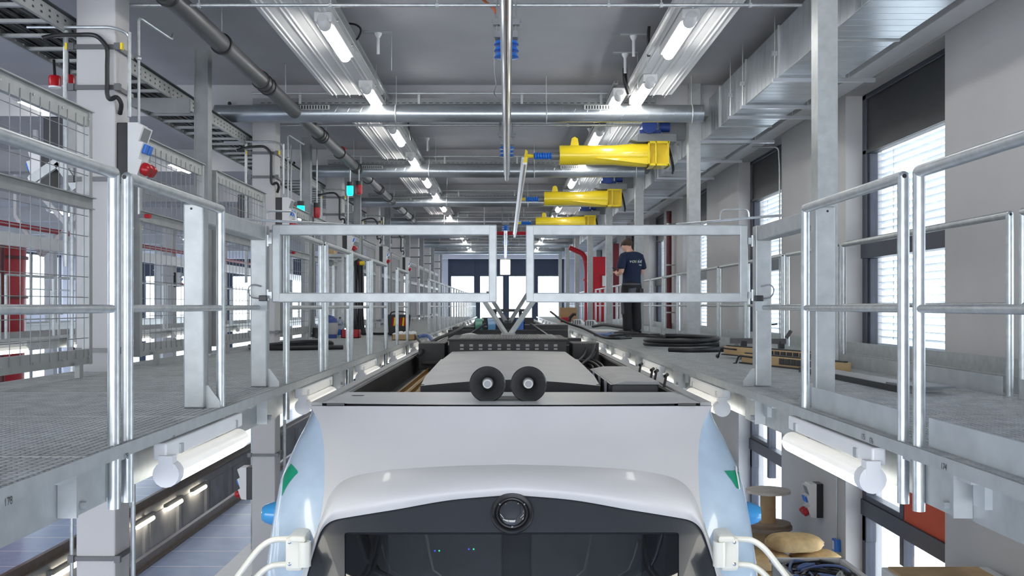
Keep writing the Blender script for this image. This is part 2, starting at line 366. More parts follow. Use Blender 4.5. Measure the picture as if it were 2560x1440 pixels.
# left wall far away with window bands
b = MB(); prev = YB
for k in range(8):
    y0 = 6.0+k*BAY; y1 = y0+4.3
    b.box(XL-0.4, XL, prev, y0, 0, ZC+0.1); b.box(XL-0.4, XL, y0, y1, R(2.4), ZC+0.1); b.box(XL-0.4, XL, y0, y1, R(-1.3), R(-0.4)); b.box(XL-0.4, XL, y0, y1, 0, 0.4); prev = y1
b.box(XL-0.4, XL, prev, YE, 0, ZC+0.1)
struct('wall_left', b, 'endwall', 'pale left wall with wide windows', 'wall')
for k in range(8):
    y0 = 6.0+k*BAY; y1 = y0+4.3
    w = thing(f'window_{k+20}', f'wide window, {ORD[k]} along the far left wall from the front', 'window', (XL, (y0+y1)/2, 0.4), kind='structure')
    b = MB()
    for (za, zb) in ((0.4, R(-1.3)), (R(-0.4), R(2.4))):
        for q in range(4): yy = y0+q*(y1-y0)/3; b.box(XL-0.2, XL-0.1, yy-0.05, yy+0.05, za, zb)
        b.box(XL-0.2, XL-0.1, y0, y1, za, za+0.1); b.box(XL-0.2, XL-0.1, y0, y1, zb-0.1, zb)
    b.build('frame', 'anthra', w)
    MB().box(XL-0.16, XL-0.15, y0, y1, 0.4, R(-1.3)).box(XL-0.16, XL-0.15, y0, y1, R(-0.4), R(2.4)).build('pane', 'glass', w)

# neighbouring track rails
for x, t in ((-6.72, 'far'), (-5.20, 'near')):
    b = MB(); b.box(x-0.07, x+0.07, YB, YE-0.1, 0.0, 0.02); b.box(x-0.012, x+0.012, YB, YE-0.1, 0.02, 0.12); b.box(x-0.035, x+0.035, YB, YE-0.1, 0.12, 0.16)
    one('running_rail', b, 'steelrail', f'brown steel running rail along the {t} side of the neighbouring inspection pit', 'rail', (x, 20, 0))

# ================================================================== COLUMNS
def strap(z, x0, x1, y0, y1, parent, name='strap'):
    t = 0.022; b = MB()
    b.box(x0-t, x1+t, y0-t, y0, z-0.017, z+0.017); b.box(x0-t, x1+t, y1, y1+t, z-0.017, z+0.017); b.box(x0-t, x0, y0, y1, z-0.017, z+0.017); b.box(x1, x1+t, y0, y1, z-0.017, z+0.017)
    b.box(x0-0.05, x0-0.005, y0-t-0.015, y0-0.002, z-0.026, z+0.026); b.box(x1+0.005, x1+0.05, y0-t-0.015, y0-0.002, z-0.026, z+0.026)
    return b.build(name, 'strap', parent)
CX0, CX1 = -3.29, -2.99
def socket_box(x, y, z, label, flip=1, group=None):
    """distribution box fixed with its back to the face x, sockets towards +x (flip=1)"""
    t = thing('socket_box', label, 'socket box', (x, y, z), group)
    f = flip
    MB().box(min(x, x+f*0.085), max(x, x+f*0.085), y, y+0.20, z, z+0.42).build('back_plate', 'blackp', t, bevel=0.006)
    pr = [(0.085, 0.42), (0.165, 0.42), (0.175, 0.40), (0.205, 0.395), (0.165, 0.275), (0.205, 0.268), (0.165, 0.14), (0.195, 0.13), (0.155, 0.01), (0.085, 0)]
    MB().prism([(x+f*a, y-0.003, z+c) for a, c in pr], (0, 0.206, 0)).build('housing', 'plastic', t)
    def facet(a, c, u0, u1, v0, v1, th):
        d = Vector((c[0]-a[0], 0, c[1]-a[1])); L = d.length; d /= L; nrm = Vector((-d.z, 0, d.x)); 
        if nrm.x < 0: nrm = -nrm
        pts = []
        for s_, yy in ((v0, u0), (v1, u0), (v1, u1), (v0, u1)):
            q = Vector((a[0], 0, a[1])) + d*(s_*L) + nrm*0.001; pts.append(Vector((x+f*q.x, y+yy, z+q.z)))
        return MB().prism(pts, Vector((f*nrm.x*th, 0, nrm.z*th)))
    facet(pr[3], pr[4], 0.03, 0.17, 0.1, 0.9, 0.004).build('meter_window', 'greymetal', t)
    for u in (0.02, 0.11): facet(pr[5], pr[6], u, u+0.065, 0.05, 0.6, 0.022).build('blue_socket', 'blue', t, bevel=0.006)
    for u in (0.005, 0.105):
        a = Vector(pr[7]).lerp(Vector(pr[8]), 0.35)
        MB().lathe((x+f*(a.x-0.005), y+u+0.045, z+a.y), (f*0.8, 0, -0.6), [(0, 0.0), (0, 0.038), (0.02, 0.048), (0.06, 0.048), (0.075, 0.038), (0.075, 0)], 14).build('red_socket', 'redp', t, smooth=True)
    return t
for k in range(8):
    y0 = G0+k*BAY; y1 = y0+0.30
    c = thing('column', f'square grey concrete column, {ORD[k]} along the left walkway from the front', 'column', ((CX0+CX1)/2, y0+0.15, 0), 'columns along the left walkway')
    MB().box(CX0, CX1, y0, y1, 0, R(2.46)).build('shaft', 'column', c, bevel=0.012)
    for z in (R(1.98), R(1.67), R(0.97), R(-0.34)) + ((R(-1.93),) if k < 3 else ()): strap(z, CX0, CX1, y0, y1, c)
    for xx_, nm_ in ((CX1+0.052, 1), (CX0-0.068, 2)):
        if k < 4: MB().box(xx_, xx_+0.016, y0-0.04, y0-0.002, R(1.955), R(2.005)).build('yellow_marker', 'yellow', c)
    if k < 4:
        b = MB(); xx = CX1+0.10
        b.tube([(xx, y0+0.02, R(1.45)), (xx, y0+0.02, R(2.10))], 0.016, 8)
        b.tube(rounded([(xx-0.75, y0-0.05, R(2.12)), (xx-0.10, y0-0.05, R(2.12)), (xx, y0+0.02, R(2.09)), (xx, y0+0.02, R(2.0))], 0.06), 0.012, 8)
        b.tube([(CX0-0.07, y0-0.02, R(0.3)), (CX0-0.07, y0-0.02, R(2.1))], 0.02, 8)
        b.tube([(xx, y0+0.1, 0.0), (xx, y0+0.1, R(-0.6))], 0.02, 8)
        b.build('conduit', 'galv_tube', c, smooth=True)
    if k < 5:
        pts = [at(105, 95, y0-0.30), at(140, 88, y0-0.25), at(190, 87, y0-0.10), at(235, 88, y0-0.06), at(258, 105, y0-0.06), at(268, 125, y0-0.06), at(268, 165, y0-0.06), at(268, 210, y0-0.06),
               at(268, 235, y0-0.06), at(275, 248, y0-0.05), at(292, 243, y0-0.03), at(303, 260, y0), at(300, 285, y0+0.05)] if k == 0 else None
        if k == 0: base_pts = [p-Vector((0, y0, 0)) for p in pts]
        pts = [p+Vector((0, y0, 0)) for p in base_pts]
        MB().tube(spline(pts, 5), 0.017, 8).build('cable', 'black', c, smooth=True)
    if k < 5: socket_box(CX1, y0+0.03, R(0.99), f'grey socket box with blue and red sockets high on the {ORD[k]} left column', 1, 'socket boxes on the left columns')
socket_box(CX0, G0+BAY+0.05, R(-2.52), 'grey socket box low on the second left column, below the walkway', -1)
# one conduit drop beside the first and the second column, ending in a red tipped valve
for k in range(2):
    y0 = G0+k*BAY+0.1
    d = thing('air_drop_pipe', ['thin steel drop pipe with red tipped valve beside the first left column', 'thin steel drop pipe beside the second left column'][k], 'pipe', (-2.80, y0, R(0.68)))
    a = at(347, 40, 7.75).x
    b = MB(); b.tube(rounded([(a+0.10, y0+0.5, R(2.24)), (a+0.14, y0+0.35, R(2.16)), (a, y0, R(2.24)), (a, y0, R(0.70))], 0.04), 0.011, 8); b.sphere((a, y0, R(1.92)), 0.022, 0.022, 0.022, 8, 6)
    b.build('pipe', 'galv_tube', d, smooth=True)
    b = MB(); b.cyl((a, y0, R(0.70)), (a+0.06, y0-0.02, R(0.695)), 0.015, 10); b.build('valve', 'greymetal', d, smooth=True)
    MB().cyl((a+0.06, y0-0.02, R(0.695)), (a+0.10, y0-0.033, R(0.692)), 0.018, 10).build('red_cap', 'redp', d, smooth=True)

# steel posts
for k in range(8):
    y = 10.2+k*BAY; x = -3.09
    p = thing('steel_post', f'grey steel section post, {ORD[k]} of those standing midway between the left columns', 'post', (x, y, 0), 'steel posts between the left columns')
    b = MB(); b.box(x-0.07, x-0.055, y-0.07, y+0.07, P-0.2, R(2.6)); b.box(x+0.055, x+0.07, y-0.07, y+0.07, P-0.2, R(2.6)); b.box(x-0.055, x+0.055, y-0.008, y+0.008, P-0.2, R(2.6)); b.box(x-0.055, x+0.055, y-0.065, y-0.055, P-0.2, R(2.6))
    b.build('section', 'galv_shaded', p)
    MB().box(x-0.11, x+0.11, y-0.11, y+0.11, P, P+0.015).build('foot_plate', 'galv_dull', p)
for k in range(8):
    y = 7.6+k*BAY; x = 2.42
    p = thing('steel_post', f'tall galvanized steel post, {ORD[k]} of those on the right walkway from the front', 'post', (x, y, 0), 'steel posts along the right walkway')
    b = MB(); b.box(x-0.075, x-0.063, y-0.08, y+0.08, P-0.2, ZC); b.box(x+0.063, x+0.075, y-0.08, y+0.08, P-0.2, ZC); b.box(x-0.063, x+0.063, y-0.078, y-0.066, P-0.2, ZC)
    b.build('section', 'galv', p)
    MB().box(x-0.12, x+0.12, y-0.12, y+0.12, P, P+0.015).build('foot_plate', 'galv_dull', p)

# ================================================================== WALKWAYS
def walkway(x0, x1, y0, y1, label, edge_x, side):
    w = thing('walkway', label, 'walkway', ((x0+x1)/2, y0, P))
    b = MB(); x = x0+0.02
    while x < x1-0.012: b.box(x-0.0025, x+0.0025, y0, y1, P-0.030, P); x += 0.0333
    y = y0+0.02
    while y < y1: b.box(x0+0.007, x1-0.007, y-0.003, y+0.003, P-0.012, P-0.001); y += 0.0333
    yy = y0+0.5
    while yy < y1: b.box(x0+0.007, x1-0.007, yy-0.006, yy+0.006, P-0.03, P+0.001); yy += 1.22
    b.build('grating', 'grating', w, recalc=False)
    s = side; e = edge_x
    MB().box(min(e, e-s*0.006), max(e, e-s*0.006), y0, y1, P-0.045, P+0.002).build('edge_strip', 'galv', w)
    b = MB(); bx = e-s*0.11
    b.box(min(bx, bx-s*0.01), max(bx, bx-s*0.01), y0, y1, P-0.215, P-0.05); b.box(min(bx-s*0.0095, bx-s*0.07), max(bx-s*0.0095, bx-s*0.07), y0+0.001, y1-0.001, P-0.06, P-0.0495); b.box(min(bx-s*0.0095, bx-s*0.07), max(bx-s*0.0095, bx-s*0.07), y0+0.001, y1-0.001, P-0.2145, P-0.203)
    far = x0 if s > 0 else x1
    b.box(min(far, far+s*0.08), max(far, far+s*0.08), y0, y1, P-0.215, P-0.035)
    b.build('edge_beam', 'galv', w)
    yy = y0+0.3
    while yy < y1: MB().box(x0+0.085, x1-0.185 if s > 0 else x1-0.085, yy-0.04, yy+0.04, P-0.15, P-0.035).build('cross_beam', 'galv_dull', w); yy += 1.325
    return w
LX, RX = -1.38, 1.44
YW0, YW1 = 1.6, 47.5
wl = walkway(-2.96, LX, YW0, YW1, 'left galvanized grating walkway beside the tram roof', LX, 1)
wr = walkway(RX, 2.90, YW0, YW1, 'right galvanized grating walkway beside the tram roof, where the worker stands', RX, -1)
wf = walkway(-9.6, -7.55, 5.0, 47.5, 'distant grating walkway on the far side of the neighbouring track', -7.55, 1)
for k in range(8):
    ya_, yb_ = G0+0.33+(k-1)*BAY, G0-0.03+k*BAY
    ya_ = max(ya_, YW0); b = MB(); x = -3.27
    while x < -2.97: b.box(x-0.0025, x+0.0025, ya_, yb_, P-0.030, P); x += 0.0333
    y = ya_+0.01
    while y < yb_: b.box(-3.29, -2.965, y-0.003, y+0.003, P-0.012, P-0.001); y += 0.0333
    b.box(-3.31, -3.29, ya_, yb_, P-0.20, P)
    b.build('grating_strip', 'grating', wl, recalc=False)
# hangers and consoles below the near edge, with clip plates
for s, e, w in ((1, LX, wl), (-1, RX, wr)):
    y = 2.2
    while y < 20: MB().box(min(e-s*0.02, e-s*0.10), max(e-s*0.02, e-s*0.10), y, y+0.10, P-0.062, P-0.050).build('clip_plate', 'galv_dull', w); y += 0.47
    for k in range(9):
        y = 3.42+k*2.65; b = MB()
        b.box(min(e-s*0.045, e-s*0.109), max(e-s*0.045, e-s*0.109), y-0.102, y-0.09, P-0.205, P-0.047); b.box(min(e-s*0.05, e-s*0.06), max(e-s*0.05, e-s*0.06), y-0.09, y+0.16, P-0.20, P-0.047)
        b.cyl((e-s*0.030, y-0.055, P-0.17), (e-s*0.052, y-0.055, P-0.17), 0.014, 8)
        b.build('bracket', 'galv', w)

# handwritten marks on the edge strips
def mark(txt, px, py, edge, size, root):
    Y = edge*F/(px-VX); p = at(px, py, Y); s = 1 if edge < 0 else -1
    m = Matrix.Translation((edge+s*0.0015, Y, p.z)) @ (Matrix.Rotation(math.pi/2 if s > 0 else -math.pi/2, 4, 'Z') @ Matrix.Rotation(math.pi/2, 4, 'X'))
    text_mesh(txt, size, m, 'marker_number', 'ink', root)
mark('178', 20, 1254, LX, 0.032, wl); mark('178', 314, 1142, LX, 0.032, wl); mark('175', 433, 1095, LX, 0.026, wl)
mark('175', 2158, 1092, RX, 0.03, wr); mark('176', 2178, 1102, RX, 0.03, wr); mark('174', 2360, 1167, RX, 0.03, wr)

# ------------------------------------------------------------------ railings
RT = 0.0215
def railing(x, y0, y1, label, group, below=0.0, toe=0, h=1.0, lip=0.0):
    t = thing('railing', label, 'railing', (x, (y0+y1)/2, P), group)
    z1 = P+h-RT
    for y in (y0, y1):
        b = MB(); b.tube([(x, y, P-below), (x, y, z1)], RT, 12)
        if y == y0: b.sphere((x, y, z1), RT, RT, RT, 12, 6)
        b.build('post', 'galv_tube', t, smooth=True)
    MB().tube([(x, y0, z1), (x, y1, z1)], RT, 12).build('top_rail', 'galv_tube', t, smooth=True)
    MB().tube([(x, y0, P+0.49*h), (x, y1, P+0.49*h)], 0.015, 10).build('mid_rail', 'galv_tube', t, smooth=True)
    MB().cyl((x-0.004, y0-RT*0.9, z1), (x-0.004, y0-RT*1.02, z1), 0.008, 10).build('vent_hole', 'black', t)
    if toe: MB().box(x+toe*0.026-0.004, x+toe*0.026+0.004, y0+0.03, y1-0.03, P+0.005, P+0.105).build('toe_board', 'galv_dull', t)
    return t
xl = -1.412
mods = [(2.34, 3.60), (3.73, 4.95), (6.43, 7.63), (7.83, 8.95), (9.11, 10.25), (10.46, 11.75), (12.96, 14.3)]
y = 18.3
while y < 45: mods.append((y, y+1.3)); y += 1.47
for i, (a, c) in enumerate(mods):
    railing(xl, a, c, f'galvanized tube railing bay, {ORD[i]} from the front along the left walkway edge', 'railing bays along the left walkway edge', 0.23 if i < 7 else 0.1)
xr = 1.470
mods = [(2.34, 3.56), (3.70, 4.91)]
for i, (a, c) in enumerate(mods):
    railing(xr, a, c, ['galvanized tube railing bay at the right picture edge, in front of the right walkway', 'galvanized tube railing bay with toe board beside the right gate post'][i], 'railing bays along the right walkway edge', 0.23, 1)
for b_ in ((xr, 3.63),): pass
mods = [(2.9, 5.42), (5.56, 8.3), (8.45, 9.95), (10.12, 11.55), (11.68, 13.05), (13.2, 14.7)]
y = 14.85
while y < 45: mods.append((y, y+1.35)); y += 1.5
for i, (a, c) in enumerate(mods):
    railing(2.80, a, c, f'galvanized tube railing bay, {ORD[i]} from the front along the window side of the right walkway', 'railing bays on the window side', 0.1, -1 if i < 12 else 0, 1.03)
y = 8.0; i = 0
while y < 44:
    railing(-7.60, y, y+1.6, f'distant tube railing bay, {ORD[i]} from the front across the neighbouring track', 'distant railing bays', 0.05); y += 1.8; i += 1

# ------------------------------------------------------------------ gate portals and swing gates
def portal(x, ya, yb, label, s, w=0.10, d=0.085):
    t = thing('gate_portal', label, 'gate post frame', (x, (ya+yb)/2, P), 'gate portals')
    for y in (ya, yb):
        p = MB().box(x-w/2, x+w/2, y-d/2, y+d/2, P, R(0.50)).build('post', 'galv', t, bevel=0.008)
        MB().prism([(x+s*w/2, y-0.008, P), (x+s*(w/2+0.07), y-0.008, P), (x+s*(w/2+0.07), y-0.008, P+0.03), (x+s*w/2+s*0.012, y-0.008, P+0.11), (x+s*w/2, y-0.008, P+0.11)], (0, 0.012, 0)).build('gusset', 'galv', p)
    MB().box(x-w/2+0.004, x+w/2-0.004, ya+d/2, yb-d/2, R(0.405), R(0.495)).build('top_beam', 'galv', t, bevel=0.008)
    MB().tube([(x, ya+d/2, P+0.49), (x, yb-d/2, P+0.49)], 0.015, 10).build('mid_rail', 'galv_tube', t, smooth=True)
    MB().cyl((x-0.01*s, ya-d/2, R(0.475)), (x-0.01*s, ya-d/2-0.002, R(0.475)), 0.006, 10).build('vent_hole', 'black', t)
    b = MB(); b.box(min(x+s*0.01, x+s*0.06), max(x+s*0.01, x+s*0.06), yb-d/2-0.035, yb-d/2-0.002, R(0.03), R(0.065)); b.build('limit_switch', 'blackp', t, bevel=0.004)
    MB().box(min(x-s*0.02, x+s*0.055), max(x-s*0.02, x+s*0.055), yb-d/2-0.006, yb-d/2-0.001, R(-0.03), R(0.03)).build('switch_plate', 'galv_dull', t)
    MB().tube(spline([(x+s*0.01, yb-d/2-0.015, R(0.045)), (x-s*0.035, yb-d/2-0.03, R(0.055)), (x-s*0.055, yb-d/2-0.03, R(0.10)), (x-s*0.03, yb-d/2-0.03, R(0.13)), (x+s*0.02, yb-d/2-0.01, R(0.12))], 5), 0.004, 6).build('switch_cable', 'greymetal', t, smooth=True)
    return t
portal(-1.525, 4.92, 6.20, 'left galvanized box section gate portal beside the tram nose', 1)
portal(1.60, 5.05, 6.25, 'right galvanized box section gate portal beside the tram nose', -1)
def gate(xh, xe, y, label, s):
    t = thing('swing_gate', label, 'gate', (xh, y, R(0.02)), 'swing gates')
    z0, z1 = R(0.022), R(0.503); q = 0.05
    b = MB()
    b.box(min(xh, xe), max(xh, xe), y-0.025, y+0.025, z1-0.065, z1); b.build('top_tube', 'galv', t, bevel=0.006)
    MB().box(min(xh, xe), max(xh, xe), y-0.025, y+0.025, z0, z0+0.06).build('bottom_tube', 'galv', t, bevel=0.006)
    MB().box(min(xh, xh+s*q), max(xh, xh+s*q), y-0.026, y+0.026, z0+0.002, z1-0.002).build('hinge_stile', 'galv', t, bevel=0.006)
    MB().box(min(xe, xe-s*q), max(xe, xe-s*q), y-0.026, y+0.026, z0+0.002, z1-0.002).build('end_stile', 'galv', t, bevel=0.006)
    for z in (z1-0.10, z0+0.045):
        b = MB(); b.box(min(xh, xh-s*0.035), max(xh, xh-s*0.035), y-0.03, y+0.01, z-0.02, z+0.02); b.cyl((xh-s*0.03, y-0.02, z-0.035), (xh-s*0.03, y-0.02, z+0.035), 0.012, 10)
        b.build('hinge', 'galv_tube', t)
    return t
gate(-1.445, -0.057, 6.20, 'left galvanized swing gate closed across the tram roof', 1)
gate(1.500, 0.124, 6.22, 'right galvanized swing gate closed across the tram roof', -1)
def gate_pole(pts, hoop, label):
    t = thing('gate_pole', label, 'pole', pts[0], 'gate poles')
    MB().tube(pts, 0.008, 8).build('rod', 'galv_tube', t, smooth=True)
    MB().tube(rounded(hoop, 0.03), 0.006, 8).build('handle_hoop', 'galv_tube', t, smooth=True)
ya = 6.3
gate_pole([at(590, 547, ya-0.2), at(862, 562, ya)], [at(668, 552, ya), at(666, 527, ya), at(738, 529, ya), at(741, 556, ya)], 'thin pole with a small hoop handle lying over the left gate')
gate_pole([at(1955, 538, ya-0.15), at(1690, 562, ya)], [at(1873, 547, ya), at(1871, 522, ya), at(1802, 525, ya), at(1800, 552, ya)], 'thin pole with a small hoop handle lying over the right gate')

# ------------------------------------------------------------------ mesh fence panels
def fence(y0, y1, label, group, x=-3.03):
    t = thing('mesh_fence_panel', label, 'fence panel', (x, (y0+y1)/2, P), group)
    zb, zt, zm = R(-0.42), R(1.40), R(0.70)
    b = MB(); b.box(x-0.02, x+0.02, y0+0.004, y1-0.004, zb+0.003, zb+0.11); b.build('bottom_rail', 'fence', t)
    b = MB(); b.box(x-0.02, x+0.02, y0+0.004, y1-0.004, zt-0.11, zt-0.001); b.box(x-0.03, x+0.045, y0, y1, zt, zt+0.008); b.build('top_rail', 'fence', t)
    b = MB(); b.box(x-0.02, x+0.06, y0+0.004, y1-0.004, zm+0.075, zm+0.083); b.box(x+0.0, x+0.032, y0+0.006, y1-0.006, zm, zm+0.08); b.box(x-0.02, x+0.05, y0+0.004, y1-0.004, zm-0.004, zm+0.004); b.build('middle_channel', 'fence', t)
    for (a, c) in ((y0, y0+0.055), (y1-0.055, y1)): MB().box(x-0.025, x+0.028, a, c, zb, zt).build('stile', 'fence', t)
    b = MB(); y = y0+0.12
    while y < y1-0.05: b.tube([(x+0.022, y, zb+0.05), (x+0.022, y, zt-0.05)], 0.0032, 5, caps=False); y += 0.134
    z = zb+0.19
    while z < zt-0.1: b.tube([(x+0.016, y0, z), (x+0.016, y1, z)], 0.0032, 5, caps=False); z += 0.146
    b.build('wire_mesh', 'galv_shaded', t)
    for y in (y0+0.3, y1-0.3): MB().box(x+0.04, x+0.075, y-0.03, y+0.03, P, zb+0.03).build('foot', 'fence', t)
    b = MB(); y = y0+0.1
    while y < y1:
        for z in (zb+0.055, zt-0.055): b.cyl((x+0.02, y, z), (x+0.03, y, z), 0.008, 6)
        y += 0.42
    b.build('bolts', 'galv_tube', t)
    return t
fl = [(2.2, 4.6), (5.0, 7.26)]
for k in range(7):
    o = k*BAY; fl += [(8.2+o, 9.95+o), (10.36+o, 12.5+o)]
for i, (a, c) in enumerate(fl): fence(a, c, f'wire mesh fence panel in a galvanized frame, {ORD[i]} from the front behind the left walkway', 'fence panels behind the left walkway')

# ================================================================== TRAM
TX = 0.030                                   # the tram's centre line
TY = 5.62
tram = thing('tram', 'white tram with dark windscreen and twin roof horns between the two walkways', 'tram', (TX, TY, 0.0))
def lerp_tab(tab, z):
    for (z0, a), (z1, c) in zip(tab, tab[1:]):
        if z <= z0 and z >= z1: return a + (c-a)*(z0-z)/(z0-z1)
    return tab[0][1] if z > tab[0][0] else tab[-1][1]
YF = [(-0.56, 5.62), (-0.62, 5.59), (-0.70, 5.545), (-0.85, 5.43), (-1.0, 5.30), (-1.2, 5.17), (-1.4, 5.06), (-1.8, 4.93), (-2.3, 4.86), (-3.4, 4.85)]
WID = [(-0.56, 1.150), (-0.62, 1.172), (-0.70, 1.208), (-0.78, 1.245), (-0.88, 1.280), (-0.97, 1.305), (-1.15, 1.318), (-1.4, 1.325), (-2.2, 1.33), (-3.4, 1.33)]
def S(x, z): return lerp_tab(YF, z) + 0.085*x*x
def un(px, py, dy=0.0, cx=1278.0):
    u, v = (px-cx)/F, -(py-VY)/F; Y = 5.4
    for _ in range(60): Y = 0.5*Y + 0.5*(S(u*Y, v*Y)+dy)
    return Vector((u*Y+TX, Y, C+v*Y))
def resample(poly, n):
    L = [0.0]
    for a, c in zip(poly, poly[1:]): L.append(L[-1]+math.dist(a, c))
    out = []
    for i in range(n):
        t = L[-1]*i/(n-1); k = 0
        while k < len(L)-2 and L[k+1] < t: k += 1
        f = (t-L[k])/max(1e-9, L[k+1]-L[k]); out.append((poly[k][0]+(poly[k+1][0]-poly[k][0])*f, poly[k][1]+(poly[k+1][1]-poly[k][1])*f))
    return out
def sm2(poly, n=8):
    p = [(q.x, q.y) for q in spline([(a, c, 0) for a, c in poly], n)]; return p
outer = [(1278,1161),(1127,1165),(993,1173),(930,1181),(877,1193),(845,1211),(822,1241),(808,1278),(796,1313),(775,1370),(752,1440),(735,1500),(700,1650),(690,1800)]
inner = [(1278,1237),(1127,1250),(993,1273),(925,1284),(865,1294),(836,1300),(818,1309),(805,1323),(795,1344),(780,1390),(766,1440),(752,1500),(720,1650),(710,1800)]
rect_ = [(1278,1331),(1127,1331),(993,1331),(925,1331),(885,1331),(864,1332),(860,1338),(860,1350),(860,1368),(860,1398),(860,1440),(860,1500),(860,1640),(860,1700)]
bound = [(775,1015),(787,1036),(800,1063),(808,1100),(811,1150),(810,1200),(808,1240),(803,1280),(796,1313)]
so, si = sm2(outer), sm2(inner)
def mir(p): return Vector((2*TX-p.x, p.y, p.z))
def both(rows): # mirror a patch about the centre line
    return [rows, [[mir(p) for p in r] for r in rows]]
# white front panel above the brow crease
n, mm = 26, 14
ktop = [(1278+(775-1278)*i/(n-1), 1016) for i in range(n)]
kk = min(range(len(so)), key=lambda i: math.dist(so[i], (796,1313)))
kbot = resample(so[:kk+1], n); kright = resample(sm2(bound), mm)
def coons(c0, c1, d1, n, m):
    rows = []
    for j in range(m):
        t = j/(m-1); row = []
        l0 = (c0[0][0], c0[0][1]+(c1[0][1]-c0[0][1])*t); r0 = d1[j]
        for i in range(n):
            s = i/(n-1); o = []
            for a in (0, 1):
                o.append((1-t)*c0[i][a]+t*c1[i][a] + (1-s)*l0[a]+s*r0[a] - ((1-s)*(1-t)*c0[0][a]+s*(1-t)*c0[-1][a]+(1-s)*t*c1[0][a]+s*t*c1[-1][a]))
            row.append(tuple(o))
        rows.append(row)
    return rows
rows = [[un(*q) for q in r] for r in coons(ktop, kbot, kright, n, mm)]
b = MB()
for r in both(rows): b.grid(r)
b.build('front_panel', 'train', tram, smooth=True)
# brow: raised rim between the crease and the dark mask
b = MB(); rws = []
for j in range(9):
    t = j/8; row = []
    for a, c in zip(so, si):
        bulge = -0.055*math.sin(math.pi*min(1, t*1.0))**0.8 if t < 1 else 0
        w = math.dist(a, c)/76.0
        row.append(un(a[0]+(c[0]-a[0])*t, a[1]+(c[1]-a[1])*t, -0.005*t + bulge*min(1, w)))
    rws.append(row)
for r in both(rws): b.grid(r)
b.build('brow', 'train', tram, smooth=True)
# dark mask round the windscreen
sr = sm2(rect_, 8); b = MB(); rws = []
for j in range(7):
    t = j/6; rws.append([un(a[0]+(c[0]-a[0])*t, a[1]+(c[1]-a[1])*t, 0.006) for a, c in zip(si, sr)])
for r in both(rws): b.grid(r)
mask = b.build('windscreen_mask', 'trainmask', tram, smooth=True)
# windscreen: black border, tinted pane, cab interior
def rectloop(x0, y0, y1, dy): return [un(x0, y0, dy), un(2556-x0, y0, dy), un(2556-x0, y1, dy), un(x0, y1, dy)]
b = MB()
for (a, c, e, g) in ((858, 1329, 866, 0.0), (866, 1334, 888, 0.012), (888, 1350, 912, 0.014)):
    pass
def frame_strip(x0, yy0, x1, yy1, ybot, dy0, dy1):
    bb = MB(); N = 24
    t0 = [un(x0+(2556-2*x0)*i/N, yy0, dy0) for i in range(N+1)]; t1 = [un(x1+(2556-2*x1)*i/N, yy1, dy1) for i in range(N+1)]
    bb.grid([t0, t1])
    l0 = [un(x0, yy0+(ybot-yy0)*i/12, dy0) for i in range(13)]; l1 = [un(x1, yy1+(ybot-yy1)*i/12, dy1) for i in range(13)]
    for r in both([l0, l1]): bb.grid(r)
    return bb
fr = frame_strip(859, 1331, 863, 1336, 1690, 0.006, 0.022); fr2 = frame_strip(863, 1336, 893, 1337, 1690, 0.022, 0.022)
fr.build('windscreen_seal', 'black', tram, smooth=True)
b = MB(); N = 24; rws = []
for j in range(13):
    yy = 1336+(1690-1336)*j/12; rws.append([un(863+(1693-863)*i/N, yy, 0.02) for i in range(N+1)])
b.grid(rws); b.build('windscreen', 'tint', tram, smooth=True)
MB().box(TX-0.95, TX+0.95, 6.15, 6.2, R(-2.3), R(-0.9)).box(TX-0.98, TX-0.95, 5.5, 6.2, R(-2.3), R(-0.9)).box(TX+0.95, TX+0.98, 5.5, 6.2, R(-2.3), R(-0.9)).box(TX-0.95, TX+0.95, 5.6, 6.2, R(-0.93), R(-0.9)).box(TX-0.95, TX+0.95, 5.4, 6.2, R(-2.3), R(-2.27)).build('cab_lining', 'trainmask', tram)
b = MB(); b.box(TX-0.75, TX-0.05, 6.05, 6.14, R(-2.1), R(-1.22)); b.box(TX+0.12, TX+0.8, 6.05, 6.14, R(-2.1), R(-1.25)); b.box(TX-0.50, TX-0.02, 5.95, 6.10, R(-1.30), R(-1.24)); cab = b.build('cab_cabinet', 'greymetal', tram, bevel=0.01)
for (px, m) in ((1087, 'ledb'), (1098, 'ledg'), (1172, 'ledb'), (1184, 'ledg')):
    p = at(px, 1377 if px < 1150 else 1373, 5.93); MB().sphere(p, 0.005, 0.005, 0.005, 8, 6).build('indicator_light', m, cab)
# headlamp in the mask
c = un(1279, 1283, 0.0); nrm = (un(1279, 1270)-un(1279, 1296)); nrm = Vector((0, -nrm.z, nrm.y)).normalized(); 
if nrm.y > 0: nrm = -nrm
hl = MB(); hl.lathe(c-nrm*0.01, nrm, [(0.0, 0.112), (0.018, 0.112), (0.024, 0.106), (0.022, 0.100), (0.008, 0.088), (0.006, 0.080), (0.0, 0.0)], 40)
hl = hl.build('headlamp', 'black', tram, smooth=True)
b = MB(); b.lathe(c-nrm*0.002, nrm, [(0.0, 0.084), (0.010, 0.084), (0.012, 0.078), (0.010, 0.074), (0.0, 0.072)], 36); b.build('bezel', 'blackp', hl, smooth=True)
b = MB(); b.lathe(c-nrm*0.03, nrm, [(0.02, 0.071), (0.006, 0.06), (-0.012, 0.035), (-0.02, 0.012), (0.012, 0.010), (0.014, 0.0)], 30); b.build('reflector', 'chrome', hl, smooth=True)
b = MB(); b.lathe(c, nrm, [(0.0, 0.074), (0.012, 0.068), (0.022, 0.05), (0.028, 0.025), (0.029, 0.0)], 36); b.build('lens', 'lens', hl, smooth=True)
rt = nrm.cross(Vector((0, 0, 1))).normalized(); upv = rt.cross(nrm).normalized()
